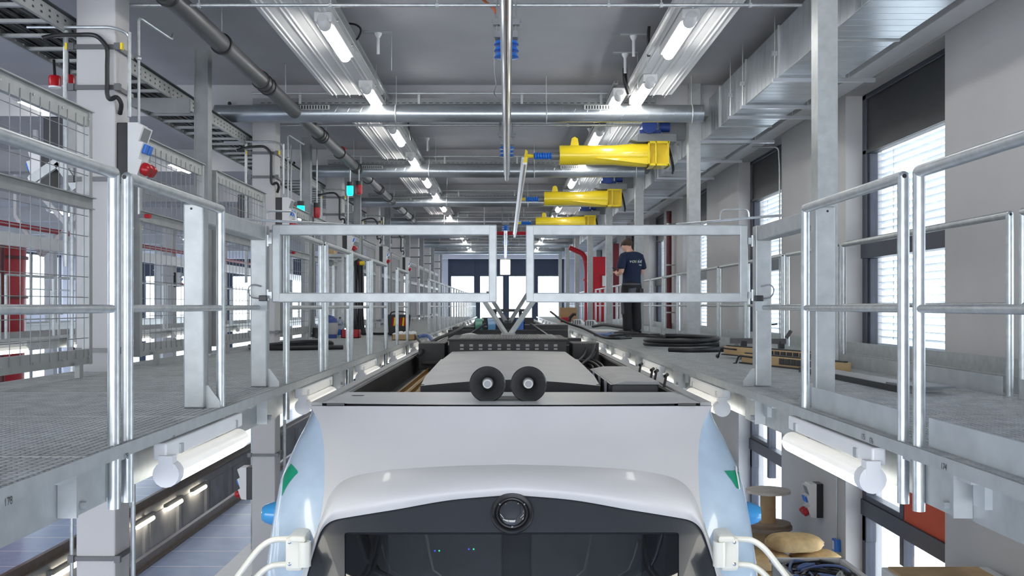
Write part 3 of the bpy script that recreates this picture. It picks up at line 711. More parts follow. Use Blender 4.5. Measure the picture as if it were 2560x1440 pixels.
for a in (35, 145, 270):
    q = c + (rt*math.cos(math.radians(a))+upv*math.sin(math.radians(a)))*0.079 + nrm*0.008
    MB().lathe(q, nrm, [(0, 0.005), (0.004, 0.005), (0.005, 0)], 10).build('screw', 'chrome', hl)
# pale blue corner panels
def side_pt(z, Y): return Vector((TX-lerp_tab(WID, z-C), Y, z))
cb = sm2(bound)[:-1] + so[kk:]
rws = []
for q in resample(cb, 34):
    p0 = un(*q); z = p0.z; zr = z-C; pe = side_pt(z, 6.12); f = min(1, max(0, (-0.56-zr)/0.16))
    ctrl = Vector((TX-lerp_tab(WID, zr)*1.0, p0.y+0.03+0.02*(1-f), z)); mid = Vector((TX-lerp_tab(WID, zr), p0.y+0.30, z))
    rws.append(arc(p0, ctrl, mid, 10) + [mid.lerp(pe, t) for t in (0.5, 1.0)])
cl = []
for i, r in enumerate(both(rws)):
    b = MB(); b.grid(r); o = b.build('corner_panel', 'traincorner', tram, smooth=True); o['label'] = 'pale blue corner panel with green livery mark'; cl.append(b)
def project(bb, px, py, off=0.003):
    t = BVHTree.FromPolygons([tuple(v) for v in bb.v], [tuple(f) for f in bb.f])
    h = t.ray_cast(Vector((0, 0, C)), (at(px, py, 1.0)-Vector((0, 0, C))).normalized())
    if h[0] is None: return None
    nn = h[1]
    if nn.y > 0 and abs(nn.y) > 0.01: nn = -nn
    return h[0] + nn*off
def decal(bb, edgeA, edgeB, n, name, m, parent, off=0.003):
    A, B = resample(edgeA, n), resample(edgeB, n); rws = []
    for j in range(6):
        t = j/5; rws.append([project(bb, a[0]+(c[0]-a[0])*t, a[1]+(c[1]-a[1])*t, off) for a, c in zip(A, B)])
    rws = [[p for p in r] for r in rws]
    if any(p is None for r in rws for p in r):
        cols = [k for k in range(n) if all(r[k] is not None for r in rws)]
        if len(cols) < 2: return
        rws = [[r[k] for k in cols] for r in rws]
    MB().grid(rws).build(name, m, parent, smooth=True, recalc=False)
corners = [o for o in tram.children if o.name.startswith('corner_panel')]
decal(cl[0], [(729,1160),(747,1181),(735,1192),(722,1209),(713,1224),(706,1240)], [(728,1160),(714,1180),(710,1192),(708,1205),(707,1222),(705,1240)], 14, 'livery_mark', 'green', corners[0])
decal(cl[1], [(1829,1123),(1815,1145),(1803,1168),(1816,1185),(1830,1203),(1842,1222)], [(1834,1125),(1840,1145),(1845,1165),(1847,1185),(1849,1203),(1850,1222)], 14, 'livery_mark', 'green', corners[1])
decal(cl[1], sm2([(1846,1225),(1841,1195),(1837,1175),(1839,1162),(1845,1162)], 5), sm2([(1849,1222),(1845,1195),(1841,1178),(1842,1168),(1846,1166)], 5), 16, 'livery_curve', 'white', corners[1], 0.005)
# body sides, rear roof edges, inner walls of the roof well
YTE = 44.0
prof = [(1.150,-0.56)] + [(w, z) for z, w in WID[1:]]
b = MB()
for s in (-1, 1):
    b.grid([[Vector((TX+s*w, Y, R(z))) for w, z in prof] for Y in (6.12, 12, 20, 30, YTE)])
b.box(TX-1.2, TX+1.2, 5.2, 44, 0.5, 0.6)
b.build('body_side', 'train', tram, smooth=True)
b = MB()
for s in (-1, 1):
    x0, x1 = sorted((TX+s*1.148, TX+s*1.085)); b.box(x0, x1, 5.74, YTE, R(-0.58), R(-0.552))
    x0, x1 = sorted((TX+s*1.085, TX+s*1.07)); b.box(x0, x1, 6.3, YTE, R(-0.585), R(-0.565))
b.build('roof_edge_trim', 'boxgrey', tram)
b = MB()
for s in (-1, 1):
    x0, x1 = sorted((TX+s*1.10, TX+s*1.08)); b.box(x0, x1, 6.605, YTE, R(-0.80), R(-0.565))
b.box(TX-1.10, TX+1.10, 6.605, YTE, R(-0.80), R(-0.78)); b.build('roof_well', 'traindark', tram)
# glossy front roof hatch
NN = 22; rws = []
for j in range(5):
    t = j/4; row = []
    for i in range(NN+1):
        x = -1.15+2.30*i/NN; row.append(Vector((TX+x*(1-0.035*t), S(x, -0.56)*(1-t)+6.60*t + (0.004 if t == 0 else 0), R(-0.556)-0.012*t)))
    rws.append(row)
b = MB(); b.grid(rws); b.box(TX-1.08, TX+1.08, 6.585, 6.602, R(-0.80), R(-0.572)); hatch = b.build('roof_hatch', 'roofgloss', tram, smooth=True)
p = at(895, 987, 6.28); MB().prism([(p.x-0.04, p.y, R(-0.562)), (p.x+0.04, p.y, R(-0.562)), (p.x+0.02, p.y-0.02, R(-0.562)), (p.x-0.02, p.y-0.02, R(-0.562))], (0, 0, 0.003)).build('grip_slot', 'black', hatch)
b = MB()
for s in (-1, 1): b.box(TX+s*1.0-0.05, TX+s*1.0+0.05, 5.69, 5.73, R(-0.566), R(-0.556))
b.build('corner_clip', 'black', hatch)
# lower nose (hidden behind the windscreen edge)
MB().box(TX-1.25, TX+1.25, 4.95, 5.3, 0.35, R(-2.0)).box(TX-1.3, TX+1.3, 5.25, 6.2, 0.35, R(-2.2)).build('lower_front', 'train', tram, bevel=0.08)
# twin horns
for px in (1218.5, 1321.5):
    hc = at(px, 961, 5.88); b = MB()
    b.lathe(hc, (0, 1, 0), [(0.0, 0.101), (0.004, 0.107), (0.012, 0.106), (0.05, 0.086), (0.10, 0.055), (0.16, 0.036), (0.22, 0.028), (0.22, 0.022), (0.16, 0.030), (0.10, 0.048), (0.05, 0.073), (0.012, 0.096), (0.0, 0.101)], 40)
    h = b.build('horn', 'horn', tram, smooth=True)
    MB().lathe(hc, (0, 1, 0), [(0.03, 0.0), (0.03, 0.024), (0.034, 0.028), (0.12, 0.033), (0.2, 0.03)], 24).build('centre_cone', 'plastic', h, smooth=True)
    MB().lathe(hc, (0, 1, 0), [(0.0285, 0.0), (0.0285, 0.021), (0.031, 0.021)], 24).build('cone_cap', 'greymetal', h)
    MB().box(hc.x-0.03, hc.x+0.03, hc.y+0.13, hc.y+0.2, R(-0.56), hc.z-0.035).build('bracket', 'blackp', h, bevel=0.004)
hb = MB().box(TX-0.14, TX+0.14, 5.90, 6.14, R(-0.566), R(-0.552)).build('horn_base', 'blackp', tram, bevel=0.003)
# central roof unit with crowned lid
def lid(y, c0, c1, w): return [Vector((TX+w*s, y, R(c1+(c0-c1)*(1-abs(s)**1.5)))) for s in [i/8-1 for i in range(17)]]
rws = [lid(6.95, -0.512, -0.555, 0.625), lid(7.6, -0.488, -0.530, 0.64), lid(9.4, -0.482, -0.50, 0.64), lid(9.42, -0.484, -0.512, 0.64), lid(11.0, -0.492, -0.502, 0.62)]
b = MB(); b.grid(rws)
ru = b.build('roof_unit_lid', 'roofgrey', tram, smooth=True)
b = MB(); f0 = lid(6.95, -0.512, -0.555, 0.625)
b.grid([f0, [Vector((p.x, 6.99, R(-0.79))) for p in f0]])
for s in (-1, 1): b.box(*sorted((TX+s*0.625, TX+s*0.60)), 6.98, 11.0, R(-0.79), R(-0.55))
b.box(TX-0.6, TX+0.6, 10.98, 11.0, R(-0.79), R(-0.53)); b.build('roof_unit_body', 'traindark', tram)
# perforated brown trays in the well
for s in (-1, 1):
    b = MB()
    for q in range(3):
        x = TX+s*(0.70+0.085*q); b.box(x-0.036, x+0.036, 7.0, 11.6, R(-0.75), R(-0.735))
        for e in (-1, 1): b.box(x+e*0.036-0.004, x+e*0.036+0.004, 7.0, 11.6, R(-0.75), R(-0.70))
    tr = b.build('perforated_tray', 'brass', tram)
    b = MB(); y = 7.1
    while y < 11.5:
        for q in range(3):
            x = TX+s*(0.70+0.085*q); b.box(x-0.011, x+0.011, y, y+0.03, R(-0.7345), R(-0.7335))
        y += 0.075
    b.build('perforation', 'black', tr)['kind'] = 'stuff'
# dark equipment box on the right with clips
b = MB(); b.box(TX+0.68, TX+1.0, 6.75, 8.35, R(-0.78), R(-0.525)); eb = b.build('equipment_box', 'blackp', tram, bevel=0.01)
MB().prism([(TX+0.67, 6.72, R(-0.53)), (TX+0.78, 6.72, R(-0.505)), (TX+0.99, 6.72, R(-0.505)), (TX+1.01, 6.72, R(-0.53))], (0, 1.66, 0)).build('lid', 'boxgrey', eb, bevel=0.005)
for y in (6.95, 7.4, 7.9): MB().box(TX+0.655, TX+0.67, y, y+0.05, R(-0.60), R(-0.52)).build('latch', 'greymetal', eb)
for y in (6.9, 7.35, 7.55, 8.2):
    b = MB(); b.tube([(TX+1.06, y, R(-0.56)), (TX+1.075, y+0.01, R(-0.49))], 0.009, 6); b.tube([(TX+1.065, y-0.005, R(-0.485)), (TX+1.088, y+0.025, R(-0.475))], 0.013, 6)
    b.build('toggle_clip', 'black', tram, smooth=True)
# resistor bank behind the roof unit
b = MB(); b.box(TX-0.66, TX+0.64, 11.1, 12.6, R(-0.78), R(-0.375)); b.box(TX-0.68, TX+0.66, 11.08, 12.62, R(-0.385), R(-0.365))
rb = b.build('resistor_bank', 'traindark', tram, bevel=0.006)
b = MB()
for q in range(60): x = TX-0.55+q*0.0185; b.box(x-0.004, x+0.004, 11.085, 12.6, R(-0.365), R(-0.355))
b.build('cooling_fins', 'boxgrey', rb)
for q in range(11):
    for zz, hh in ((-0.435, 0.022), (-0.475, 0.016)):
        x = TX-0.52+q*0.104; MB().box(x-0.02, x+0.02, 11.088, 11.098, R(zz-hh/2-0.004), R(zz+hh/2)).build('cooling_slot', 'boxgrey', rb)
for s in (-1, 1):
    b = MB(); b.box(*sorted((TX+s*0.72, TX+s*1.02)), 11.3, 11.9, R(-0.72), R(-0.42)); b.box(*sorted((TX+s*0.70, TX+s*0.98)), 11.25, 11.32, R(-0.66), R(-0.62))

    b.build('junction_box', 'traindark', tram, bevel=0.01)
for k, (x, y) in enumerate(((0.74, 11.2), (0.80, 11.0), (0.86, 11.25))):
    MB().tube(spline([(TX+x, y, R(-0.60)), (TX+x+0.12, y-0.15, R(-0.62)), (TX+x+0.18, y-0.3, R(-0.69)), (TX+x+0.05, y-0.38, R(-0.70)), (TX+x-0.03, y-0.2, R(-0.66)), (TX+x+0.1, y-0.02, R(-0.55)), (TX+x+0.16, y+0.2, R(-0.43))], 6), 0.017, 8).build('roof_cable', 'blackp', tram, smooth=True)
MB().tube(spline([(TX-1.0, 11.0, R(-0.55)), (TX-0.9, 12.0, R(-0.42)), (TX-0.75, 13.5, R(-0.36)), (TX-0.7, 15, R(-0.33)), (TX-0.75, 17, R(-0.30))], 6), 0.022, 8).build('roof_cable', 'black', tram, smooth=True)
# pantograph deck and two V shaped arms
b = MB(); b.box(TX-0.95, TX+0.95, 12.7, 17.5, R(-0.62), R(-0.50)); b.box(TX-0.55, TX+0.95, 13.0, 13.3, R(-0.50), R(-0.42)); b.box(TX-0.9, TX+0.9, 15.0, 15.15, R(-0.50), R(-0.36)); b.box(TX+0.15, TX+0.95, 15.8, 16.6, R(-0.5), R(-0.30)); b.box(TX-0.9, TX-0.3, 16.2, 17.2, R(-0.5), R(-0.34))
b.build('pantograph_deck', 'traindark', tram)
pg = MB(); pg.box(TX-0.35, TX+0.35, 13.7, 13.85, R(-0.50), R(-0.42)); pg.cyl((TX-0.1, 13.75, R(-0.41)), (TX+0.1, 13.75, R(-0.41)), 0.04, 12); pg = pg.build('pantograph_base', 'boxgrey', tram)
for (x0, z0, x1, z1, Y0, Y1, w, nm) in ((-0.02, -0.405, -0.345, 0.07, 13.75, 14.6, 0.055, 'lower_arm'), (0.02, -0.405, 0.37, 0.07, 13.75, 14.6, 0.055, 'lower_arm'), (-0.03, -0.24, -0.33, 0.22, 15.2, 16.2, 0.05, 'upper_arm'), (0.03, -0.24, 0.33, 0.22, 15.2, 16.2, 0.05, 'upper_arm')):
    MB().bar((TX+x0, Y0, R(z0)), (TX+x1, Y1, R(z1)), w, w).build(nm, 'greymetal' if nm == 'upper_arm' else 'galv_dull', pg, bevel=0.006)
b = MB(); b.bar((TX-0.62, 14.3, R(-0.46)), (TX-0.34, 15.0, R(-0.27)), 0.03, 0.03); b.bar((TX+0.62, 14.3, R(-0.46)), (TX+0.34, 15.0, R(-0.27)), 0.03, 0.03); b.build('strut', 'blackp', pg)
b = MB(); b.box(TX-0.32, TX+0.32, 17.2, 17.5, R(-0.10), R(-0.05)); b.box(TX-0.45, TX+0.45, 17.3, 17.5, R(-0.5), R(-0.20)); b.box(TX-0.25, TX-0.19, 17.3, 17.4, R(-0.2), R(-0.1)); b.box(TX+0.19, TX+0.25, 17.3, 17.4, R(-0.2), R(-0.1)); b.build('collector_head', 'traindark', pg)
b = MB()
for k, (y, h) in enumerate(((19, 0.30), (23, 0.22), (28, 0.33), (34, 0.26), (40, 0.30))): b.box(TX-0.8, TX+0.8, y, y+2.2, R(-0.78), R(-0.78+h))
b.build('rear_roof_units', 'traindark', tram)
# blue side lamps
for s in (-1, 1):
    c = at(690 if s < 0 else 1866, 1284, 5.62); c.x = TX+s*(lerp_tab(WID, c.z-C)-0.012)
    b = MB(); b.lathe(c, (s, -0.16, 0.03), [(0, 0.068), (0.025, 0.067), (0.075, 0.050), (0.092, 0.036), (0.097, 0.0)], 28)
    sl = b.build('side_lamp', 'lampblue', tram, smooth=True); sl['label'] = 'bright blue domed side lamp cover'
# mirror brackets and arms
for s in (-1, 1):
    cx = 1278
    def q(px, py, Y):   # left side pixels, mirrored for the right
        v = at(px-13, py, Y); v.x = TX+v.x*(-s) if False else TX + s*abs(v.x); return v
    blk = MB(); p = q(748, 1340, 5.10)
    a = Vector((TX+s*1.10, 5.09, R(-1.19))); 
    bx = MB(); bx.box(*sorted((a.x-s*0.04, a.x+s*0.05)), a.y-0.03, a.y+0.22, a.z-0.155, a.z+0.015)
    br = bx.build('mirror_bracket', 'cream', tram, bevel=0.018)
    MB().cyl((a.x-s*0.052, a.y-0.035, a.z-0.125), (a.x-s*0.052, a.y-0.035, a.z+0.0), 0.032, 18).build('hinge_barrel', 'cream', br, smooth=True)
    MB().box(*sorted((a.x-s*0.06, a.x+s*0.02)), a.y-0.06, a.y, a.z-0.002, a.z+0.03).build('hinge_cap', 'cream', br, bevel=0.01)
    for dz in (-0.005, -0.115): MB().lathe((a.x+s*0.025, a.y-0.03, a.z+dz), (0, -1, 0), [(0, 0.010), (0.006, 0.009), (0.009, 0)], 12).build('screw', 'chrome', br)
    for i, (dx, dz, far) in enumerate(((0, 0.0, 0.0), (-0.01, -0.13, 0.0))):
        pts = rounded([(a.x+s*0.03, a.y+0.02, a.z+dz), (a.x+s*0.155, a.y, a.z+dz), (a.x+s*0.36, a.y-0.12, a.z+dz-0.28), (a.x+s*0.50, a.y-0.2, a.z+dz-0.55)], 0.10, 8)
        MB().tube(pts, 0.0155, 12).build('mirror_arm', 'cream', br, smooth=True)
# door openings in the side are out of view

# ================================================================== LAMPS
def ceiling_lamp(x, y0, label, group, L=1.12, zr=2.48, cable=False):
    z = R(zr); t = thing('ceiling_lamp', label, 'ceiling lamp', (x, y0+L/2, z), group)
    MB().box(x-0.080, x+0.080, y0-0.12, y0+L+0.04, z+0.004, z+0.095).build('housing', 'plastic', t, bevel=0.015)
    b = MB(); b.tube([(x, y0, z), (x, y0+L*0.98, z), (x, y0+L, z)], [0.055, 0.055, 0.045], 14); b.build('lamp_cover', 'lamp', t, smooth=True)
    MB().tube([(x, y0-0.15, z+0.03), (x, y0-0.11, z+0.005), (x, y0-0.01, z)], [0.045, 0.054, 0.057], 14).build('end_cap', 'plastic', t, smooth=True)
    for f in (0.12, 0.88): MB().tube([(x+0.05, y0+L*f, z+0.06), (x+0.09, y0+L*f, z+0.08), (x+0.09, y0+L*f, z+0.14)], 0.008, 6).build('clip', 'galv_tube', t)
    return t
XLM = 1.60
for k in range(15):
    y0 = 8.85+2.65*k
    ceiling_lamp(-XLM, y0, f'white tube ceiling lamp, {ORD[k]} from the front in the row left of the tram', 'ceiling lamps left of the tram')
ry = [(XLM, 8.75), (XLM, 11.2), (1.34, 11.9), (1.34, 14.35)]; y = 16.9
while y < 46: ry.append((1.34, y)); y += 2.65
for k, (x, y0) in enumerate(ry):
    ceiling_lamp(x, y0, f'white tube ceiling lamp, {ORD[k]} from the front in the row right of the tram', 'ceiling lamps right of the tram', 1.12 if k != 2 else 0.95)
for k in range(8):
    ceiling_lamp(-6.17*0.94, 6.6+5.3*k, f'distant tube ceiling lamp, {ORD[k]} from the front over the neighbouring track', 'ceiling lamps over the neighbouring track')
for k in range(6):
    ceiling_lamp(-11.8, 10+5.3*k, f'distant tube ceiling lamp, {ORD[k]} from the front over the farthest track', 'ceiling lamps over the farthest track')
for k in range(1):
    for x, nm in ((-XLM, 'left'), (XLM, 'right')):
        ceiling_lamp(x, 6.15-2.65*k, f'white tube ceiling lamp right above the tram nose, {nm} row', 'ceiling lamps above the tram nose')
for x, nm, y0, y1 in ((-XLM+0.11, 'left', -3.0, 46), (XLM-0.10, 'right', -3.0, 13.2)):
    b = MB(); b.box(x-0.022, x+0.022, y0, y1, R(2.60), R(2.605)); b.box(x-0.022, x-0.018, y0, y1, R(2.605), R(2.64)); b.box(x+0.018, x+0.022, y0, y1, R(2.605), R(2.64)); b.tube([(x, y0, R(2.625)), (x, y1, R(2.625))], 0.012, 6)
    one('lamp_mounting_rail', b, 'galv_tube', f'galvanized mounting rail carrying the {nm} row of ceiling lamps', 'mounting rail', (x, 20, R(2.6)))
b = MB(); x = 1.34-0.05; b.box(x-0.022, x+0.022, 11.7, 46, R(2.60), R(2.605)); b.box(x-0.022, x-0.018, 11.7, 46, R(2.605), R(2.64)); b.box(x+0.018, x+0.022, 11.7, 46, R(2.605), R(2.64))
one('lamp_mounting_rail', b, 'galv_tube', 'galvanized mounting rail carrying the inner right row of ceiling lamps', 'mounting rail', (x, 28, R(2.6)))
k = 0
for (x, ys) in ((-1.33, (10.4, 13.6, 16.9, 20.2, 24.5)), (1.34, (10.5, 11.25, 14.2, 16.0, 20.2))):
    for i, y in enumerate(ys):
        h = thing('lamp_hanger', f'white hanger tube with ceiling plate, {ORD[i]} from the front {"left" if x < 0 else "right"} of the contact rail', 'hanger', (x, y, R(2.62)), 'lamp hangers')
        MB().box(x-0.14, x+0.14, y-0.035, y+0.035, ZC-0.012, ZC).build('ceiling_plate', 'galv_dull', h)
        b = MB(); b.tube([(x, y, R(2.62)), (x, y, ZC-0.012)], 0.016, 8); b.lathe((x, y, ZC-0.012), (0, 0, -1), [(0, 0.04), (0.02, 0.035), (0.05, 0.018)], 12); b.build('rod', 'white', h, smooth=True)
        b = MB(); b.tube([(x+0.14, y, ZC-0.01), (x+0.14, y, R(2.45))], 0.004, 5); b.build('threaded_rod', 'galv_dull', h)
for i, (px, py, qx, qy, Y, r) in enumerate(((1628, 30, 1622, 142, 10.2, 0.02), (1562, 170, 1572, 235, 11.6, 0.032), (1022, 275, 1028, 350, 14.6, 0.014))):
    one('lamp_cable', MB().tube(spline([at(px, py, Y), at((px+qx)/2-4, (py+qy)/2, Y), at(qx, qy, Y+0.05)], 6), r*0.8, 8), 'black',
        ['thin black cable hanging to the first lamp of the right row', 'thick black cable hanging to the inner right lamp row', 'short black cable hanging to the left lamp row'][i], 'cable', at(qx, qy, Y), smooth=True)
one('lamp_cable', MB().tube(spline([at(866, 58, 9.7), at(890, 62, 9.7), at(902, 75, 9.7), at(893, 97, 9.8), at(878, 100, 9.8)], 6), 0.01, 8), 'black', 'looped black cable beside the first left ceiling lamp', 'cable', at(878, 100, 9.8), smooth=True)

def arc_tube(x, y0, y1, z, r, a0, a1, n=12, yend=None):
    ys = [y0, y1] if yend is None else [y0, y1, y1+yend*0.6, y1+yend]; rs = [r, r] if yend is None else [r, r, r*0.85, r*0.55]
    return MB().grid([[Vector((x+q*math.cos(a0+(a1-a0)*i/n), y, z+q*math.sin(a0+(a1-a0)*i/n))) for i in range(n+1)] for y, q in zip(ys, rs)])
def walk_lamp(edge, y0, s, label, group, L=1.12):
    x = edge + s*0.012; z = P-0.178
    t = thing('walkway_lamp', label, 'tube lamp', (x, y0+L/2, z), group)
    b = MB(); b.box(min(x-s*0.055, x-s*0.0), max(x-s*0.055, x), y0-0.02, y0+L+0.02, z+0.056, z+0.125); hs = b.build('housing', 'plastic', t, bevel=0.008)
    up = math.radians
    # clear cover on top and to the track, bright tube along the lower side
    lo, hi = (-150, 8) if s > 0 else (172, 330)
    arc_tube(x, y0+0.03, y0+L-0.05, z, 0.05, up(lo), up(hi), 14, 0.05).build('lit_tube', 'lampw', t, smooth=True)
    arc_tube(x, y0+0.03, y0+L-0.05, z, 0.05, up(hi), up(lo+360), 14, 0.05).build('clear_cover', 'diffuser', t, smooth=True)
    b = MB(); b.tube([(x, y0-0.03, z), (x, y0+0.035, z)], 0.0535, 16); b.build('end_cap', 'plastic', t, smooth=True)
    MB().box(x-0.028, x+0.028, y0-0.036, y0+0.02, z+0.02, z+0.075).build('end_bracket', 'plastic', t)
    for f in (0.12, 0.88): MB().box(min(x, x+s*0.008), max(x, x+s*0.008), y0+L*f, y0+L*f+0.04, z+0.062, z+0.10).build('clip', 'galv_tube', hs)
for s, e, nm in ((1, LX, 'left'), (-1, RX, 'right')):
    for k in range(14):
        walk_lamp(e, (4.05 if s > 0 else 3.92)+2.70*k, s, f'lit tube lamp under the {nm} walkway edge, {ORD[k]} from the front', f'tube lamps under the {nm} walkway edge')
for k in range(10):
    walk_lamp(-3.33, 5.2+2.70*k, -1, f'lit tube lamp under the fence side of the left walkway, {ORD[k]} from the front', 'tube lamps under the fence side')
    walk_lamp(-7.55, 6.5+2.70*k, 1, f'lit tube lamp under the distant walkway edge across the track, {ORD[k]} from the front', 'tube lamps under the distant walkway')
for k in range(6):
    y0 = 13.0+1.62*k; x = -6.63; z = -0.20
    t = thing('pit_lamp', f'lit tube lamp in the neighbouring track pit, {ORD[k]} from the front', 'tube lamp', (x, y0, z), 'pit lamps')
    MB().box(x-0.01, x+0.06, y0-0.1, y0+0.9, z+0.04, z+0.10).build('housing', 'greymetal', t)
    MB().tube([(x+0.04, y0, z), (x+0.04, y0+0.8, z)], 0.045, 10).build('lamp_cover', 'lamppit', t, smooth=True)

# ================================================================== CEILING SERVICES
for side, (x0, x1) in (('left', (-2.16, -1.50)), ('right', (1.42, 2.02))):
    for k in range(7):
        y1 = 12.2+k*BAY; y0 = y1-4.3; z = R(2.57)
        t = thing('radiant_panel', f'white ribbed radiant ceiling panel, {ORD[k]} from the front in the {side} row', 'ceiling panel', ((x0+x1)/2, (y0+y1)/2, z), f'radiant panels in the {side} row')
        b = MB(); pts = []; n = 4; w = (x1-x0)/n
        for q in range(n):
            a = x0+q*w; pts += [(a, 0.006), (a+0.03, 0.006), (a+0.038, -0.004), (a+0.046, -0.004), (a+0.054, 0.004), (a+0.075, 0.004), (a+0.083, -0.004), (a+0.091, -0.004), (a+0.10, 0.006)]
        pts.append((x1, 0.006))
        b.grid([[Vector((a, y, z+c)) for a, c in pts] for y in (y0, y1)])
        b.box(x0, x1, y0, y1, z+0.015, z+0.04); b.build('ribbed_sheet', 'panelw', t, recalc=False)
        for yy in (y0+0.4, y1-0.4):
            for xx in (x0+0.03, x1-0.03): MB().tube([(xx, yy, z+0.03), (xx, yy, ZC)], 0.004, 5).build('hanger_rod', 'galv_dull', t)
        b = MB()
        for q in range(4): b.tube([(x0+0.08+q*w, y1, z+0.01), (x0+0.08+q*w, y1+0.09, z-0.005)], 0.008, 6)
        b.build('pipe_stub', 'galv_tube', t)
for k in range(7):
    y = 12.4+k*BAY; z = R(2.385)
    t = thing('round_duct', f'spiral seamed round air duct across the hall, {ORD[k]} from the front', 'air duct', (0, y, z), 'round ducts across the hall')
    MB().tube([(-3.6, y, z), (2.44, y, z)], 0.107, 24).build('pipe', 'duct', t, smooth=True)
    b = MB(); x = -3.5
    while x < 2.4:
        b.tube([Vector((x+0.05*math.sin(a), y+0.108*math.cos(a), z+0.108*math.sin(a))) for a in [2*math.pi*i/16 for i in range(16)]], 0.0022, 4, closed=True); x += 0.155
    b.build('spiral_seam', 'galv_tube', t)
    b = MB()
    for x in (-1.36, 0.5, 2.3): b.tube([Vector((x, y+0.113*math.cos(a), z+0.113*math.sin(a))) for a in [2*math.pi*i/18 for i in range(18)]], 0.008, 5, closed=True); b.tube([(x, y, z+0.11), (x, y, ZC)], 0.005, 5)
    b.build('duct_clamp', 'galv_dull', t)
    for x in (-2.55, 0.98):
        g = MB().box(x-0.02, x+0.38, y-0.112, y-0.095, z+0.03, z+0.085).build('outlet_grille', 'galv', t)
        b = MB()
        for q in range(11): b.box(x+q*0.034, x+q*0.034+0.018, y-0.114, y-0.111, z+0.036, z+0.079)
        b.build('slots', 'black', g)
    # perforated cable channel just in front of the beam
    y2 = y+0.36; z0 = R(2.55)
    t = thing('cable_channel', f'perforated cable channel along the ceiling beam, {ORD[k]} from the front', 'cable channel', (0, y2, z0), 'cable channels along the beams')
    MB().box(-3.2, 1.9, y2-0.12, y2, z0, z0+0.008).box(-3.2, 1.9, y2-0.125, y2-0.12, z0, z0+0.075).build('channel', 'greymetal', t)
    b = MB(); x = -3.1
    while x < 1.85: b.box(x, x+0.05, y2-0.127, y2-0.124, z0+0.012, z0+0.020); x += 0.085
    b.build('slots', 'black', t)
    b = MB(); b.tube([(-3.2, y2-0.16, z0+0.13), (1.9, y2-0.16, z0+0.13)], 0.013, 6)
    for x in (-2.6, -1.1, 0.2, 1.2): b.box(x-0.015, x+0.015, y2-0.14, y2-0.12, z0, z0+0.16)
    b.build('conduit', 'galv_dull', t)
for k in range(7):
    y = 7.98+k*BAY; z = R(2.40)
    t = thing('cross_pipe', f'thin galvanized pipe across the hall under the ceiling, {ORD[k]} from the front', 'pipe', (0, y, z), 'cross pipes')
    MB().tube([(-3.02, y, z), (-2.3, y, z), (2.36, y, z)], 0.0145, 10).build('pipe', 'galv_tube', t, smooth=True)
    for x in (-2.45, -1.4, -0.55, 0.82, 1.24, 1.95): MB().cyl((x-0.012, y, z), (x+0.012, y, z), 0.021, 10).tube([(x, y, z), (x, y, ZC)], 0.005, 5).build('clamp', 'galv_dull', t)
# rectangular duct on the right
x0, x1, z0, z1 = 2.62, 3.24, R(2.20), R(2.68)
t = thing('rectangular_duct', 'large rectangular sheet metal duct along the right side under the ceiling', 'air duct', (2.93, 20, z0))
MB().box(x0, x1, YB, 46, z0, z1).build('casing', 'duct', t, bevel=0.006)
b = MB(); y = 4.0
while y < 46:
    b.box(x0-0.0016, x0, y, y+0.006, z0, z1); b.box(x0, x1, y, y+0.006, z0-0.0014, z0); y += 0.16
b.build('seam', 'duct', t)
y = 5.6
while y < 46: MB().box(x0-0.012, x1+0.012, y, y+0.03, z0-0.012, z1+0.012).build('flange', 'galv', t); y += 1.325
for k, y in enumerate((9.6, 10.9, 11.5, 13.2, 15.0, 17.0, 20, 23, 26, 30)):
    s = thing('duct_hanger', f'strut channel hanger carrying the rectangular duct, {ORD[k]} from the front', 'hanger', (2.93, y, z0-0.05), 'duct hangers')
    MB().box(x0-0.06, x1+0.30, y-0.02, y+0.02, z0-0.050, z0-0.014).build('channel', 'alu', s)
    for xx in (x0-0.04, x1+0.05): MB().tube([(xx, y, z0-0.05), (xx, y, ZC)], 0.006, 6).build('threaded_rod', 'galv_tube', s)
    MB().box(x0-0.065, x0-0.02, y-0.025, y+0.025, z0+0.2, z0+0.24).build('rod_clamp', 'galv_tube', s)
# aluminium trunking along the right wall, its reflected light painted as white
t = thing('cable_trunking', 'long aluminium trunking, reflected light painted white, along the top of the right wall above the windows', 'trunking', (XR-0.12, 20, R(2.5)))
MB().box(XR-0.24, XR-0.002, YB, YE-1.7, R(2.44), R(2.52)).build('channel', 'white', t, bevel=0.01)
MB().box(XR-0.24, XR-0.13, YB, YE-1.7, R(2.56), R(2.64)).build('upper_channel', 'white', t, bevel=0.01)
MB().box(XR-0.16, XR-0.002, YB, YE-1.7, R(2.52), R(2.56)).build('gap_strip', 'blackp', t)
# long grey pipe with black couplings on the left
t = thing('grey_drain_pipe', 'long dark grey pipe with black couplings under the ceiling on the left', 'pipe', (-2.60, 12, R(2.40)))
x, z = -2.60, R(2.395)
MB().tube([(x, YB, z), (x, 31.5, z)], 0.083, 24).build('pipe', 'pipe', t, smooth=True)
yb = 5.9; i = 0
b = MB(); sl = MB()
while yb < 31:
    for d in ((-0.15, 0.0, 0.15) if i % 2 else (0.0,)): MB().tube([(x, yb+d-0.022, z), (x, yb+d+0.022, z)], 0.099, 24).build('black_coupling', 'black', t, smooth=True)
    if i % 2: MB().tube([(x, yb-0.2, z), (x, yb+0.2, z)], 0.089, 24).build('sleeve', 'pipe', t, smooth=True)
    yb += 1.62; i += 1

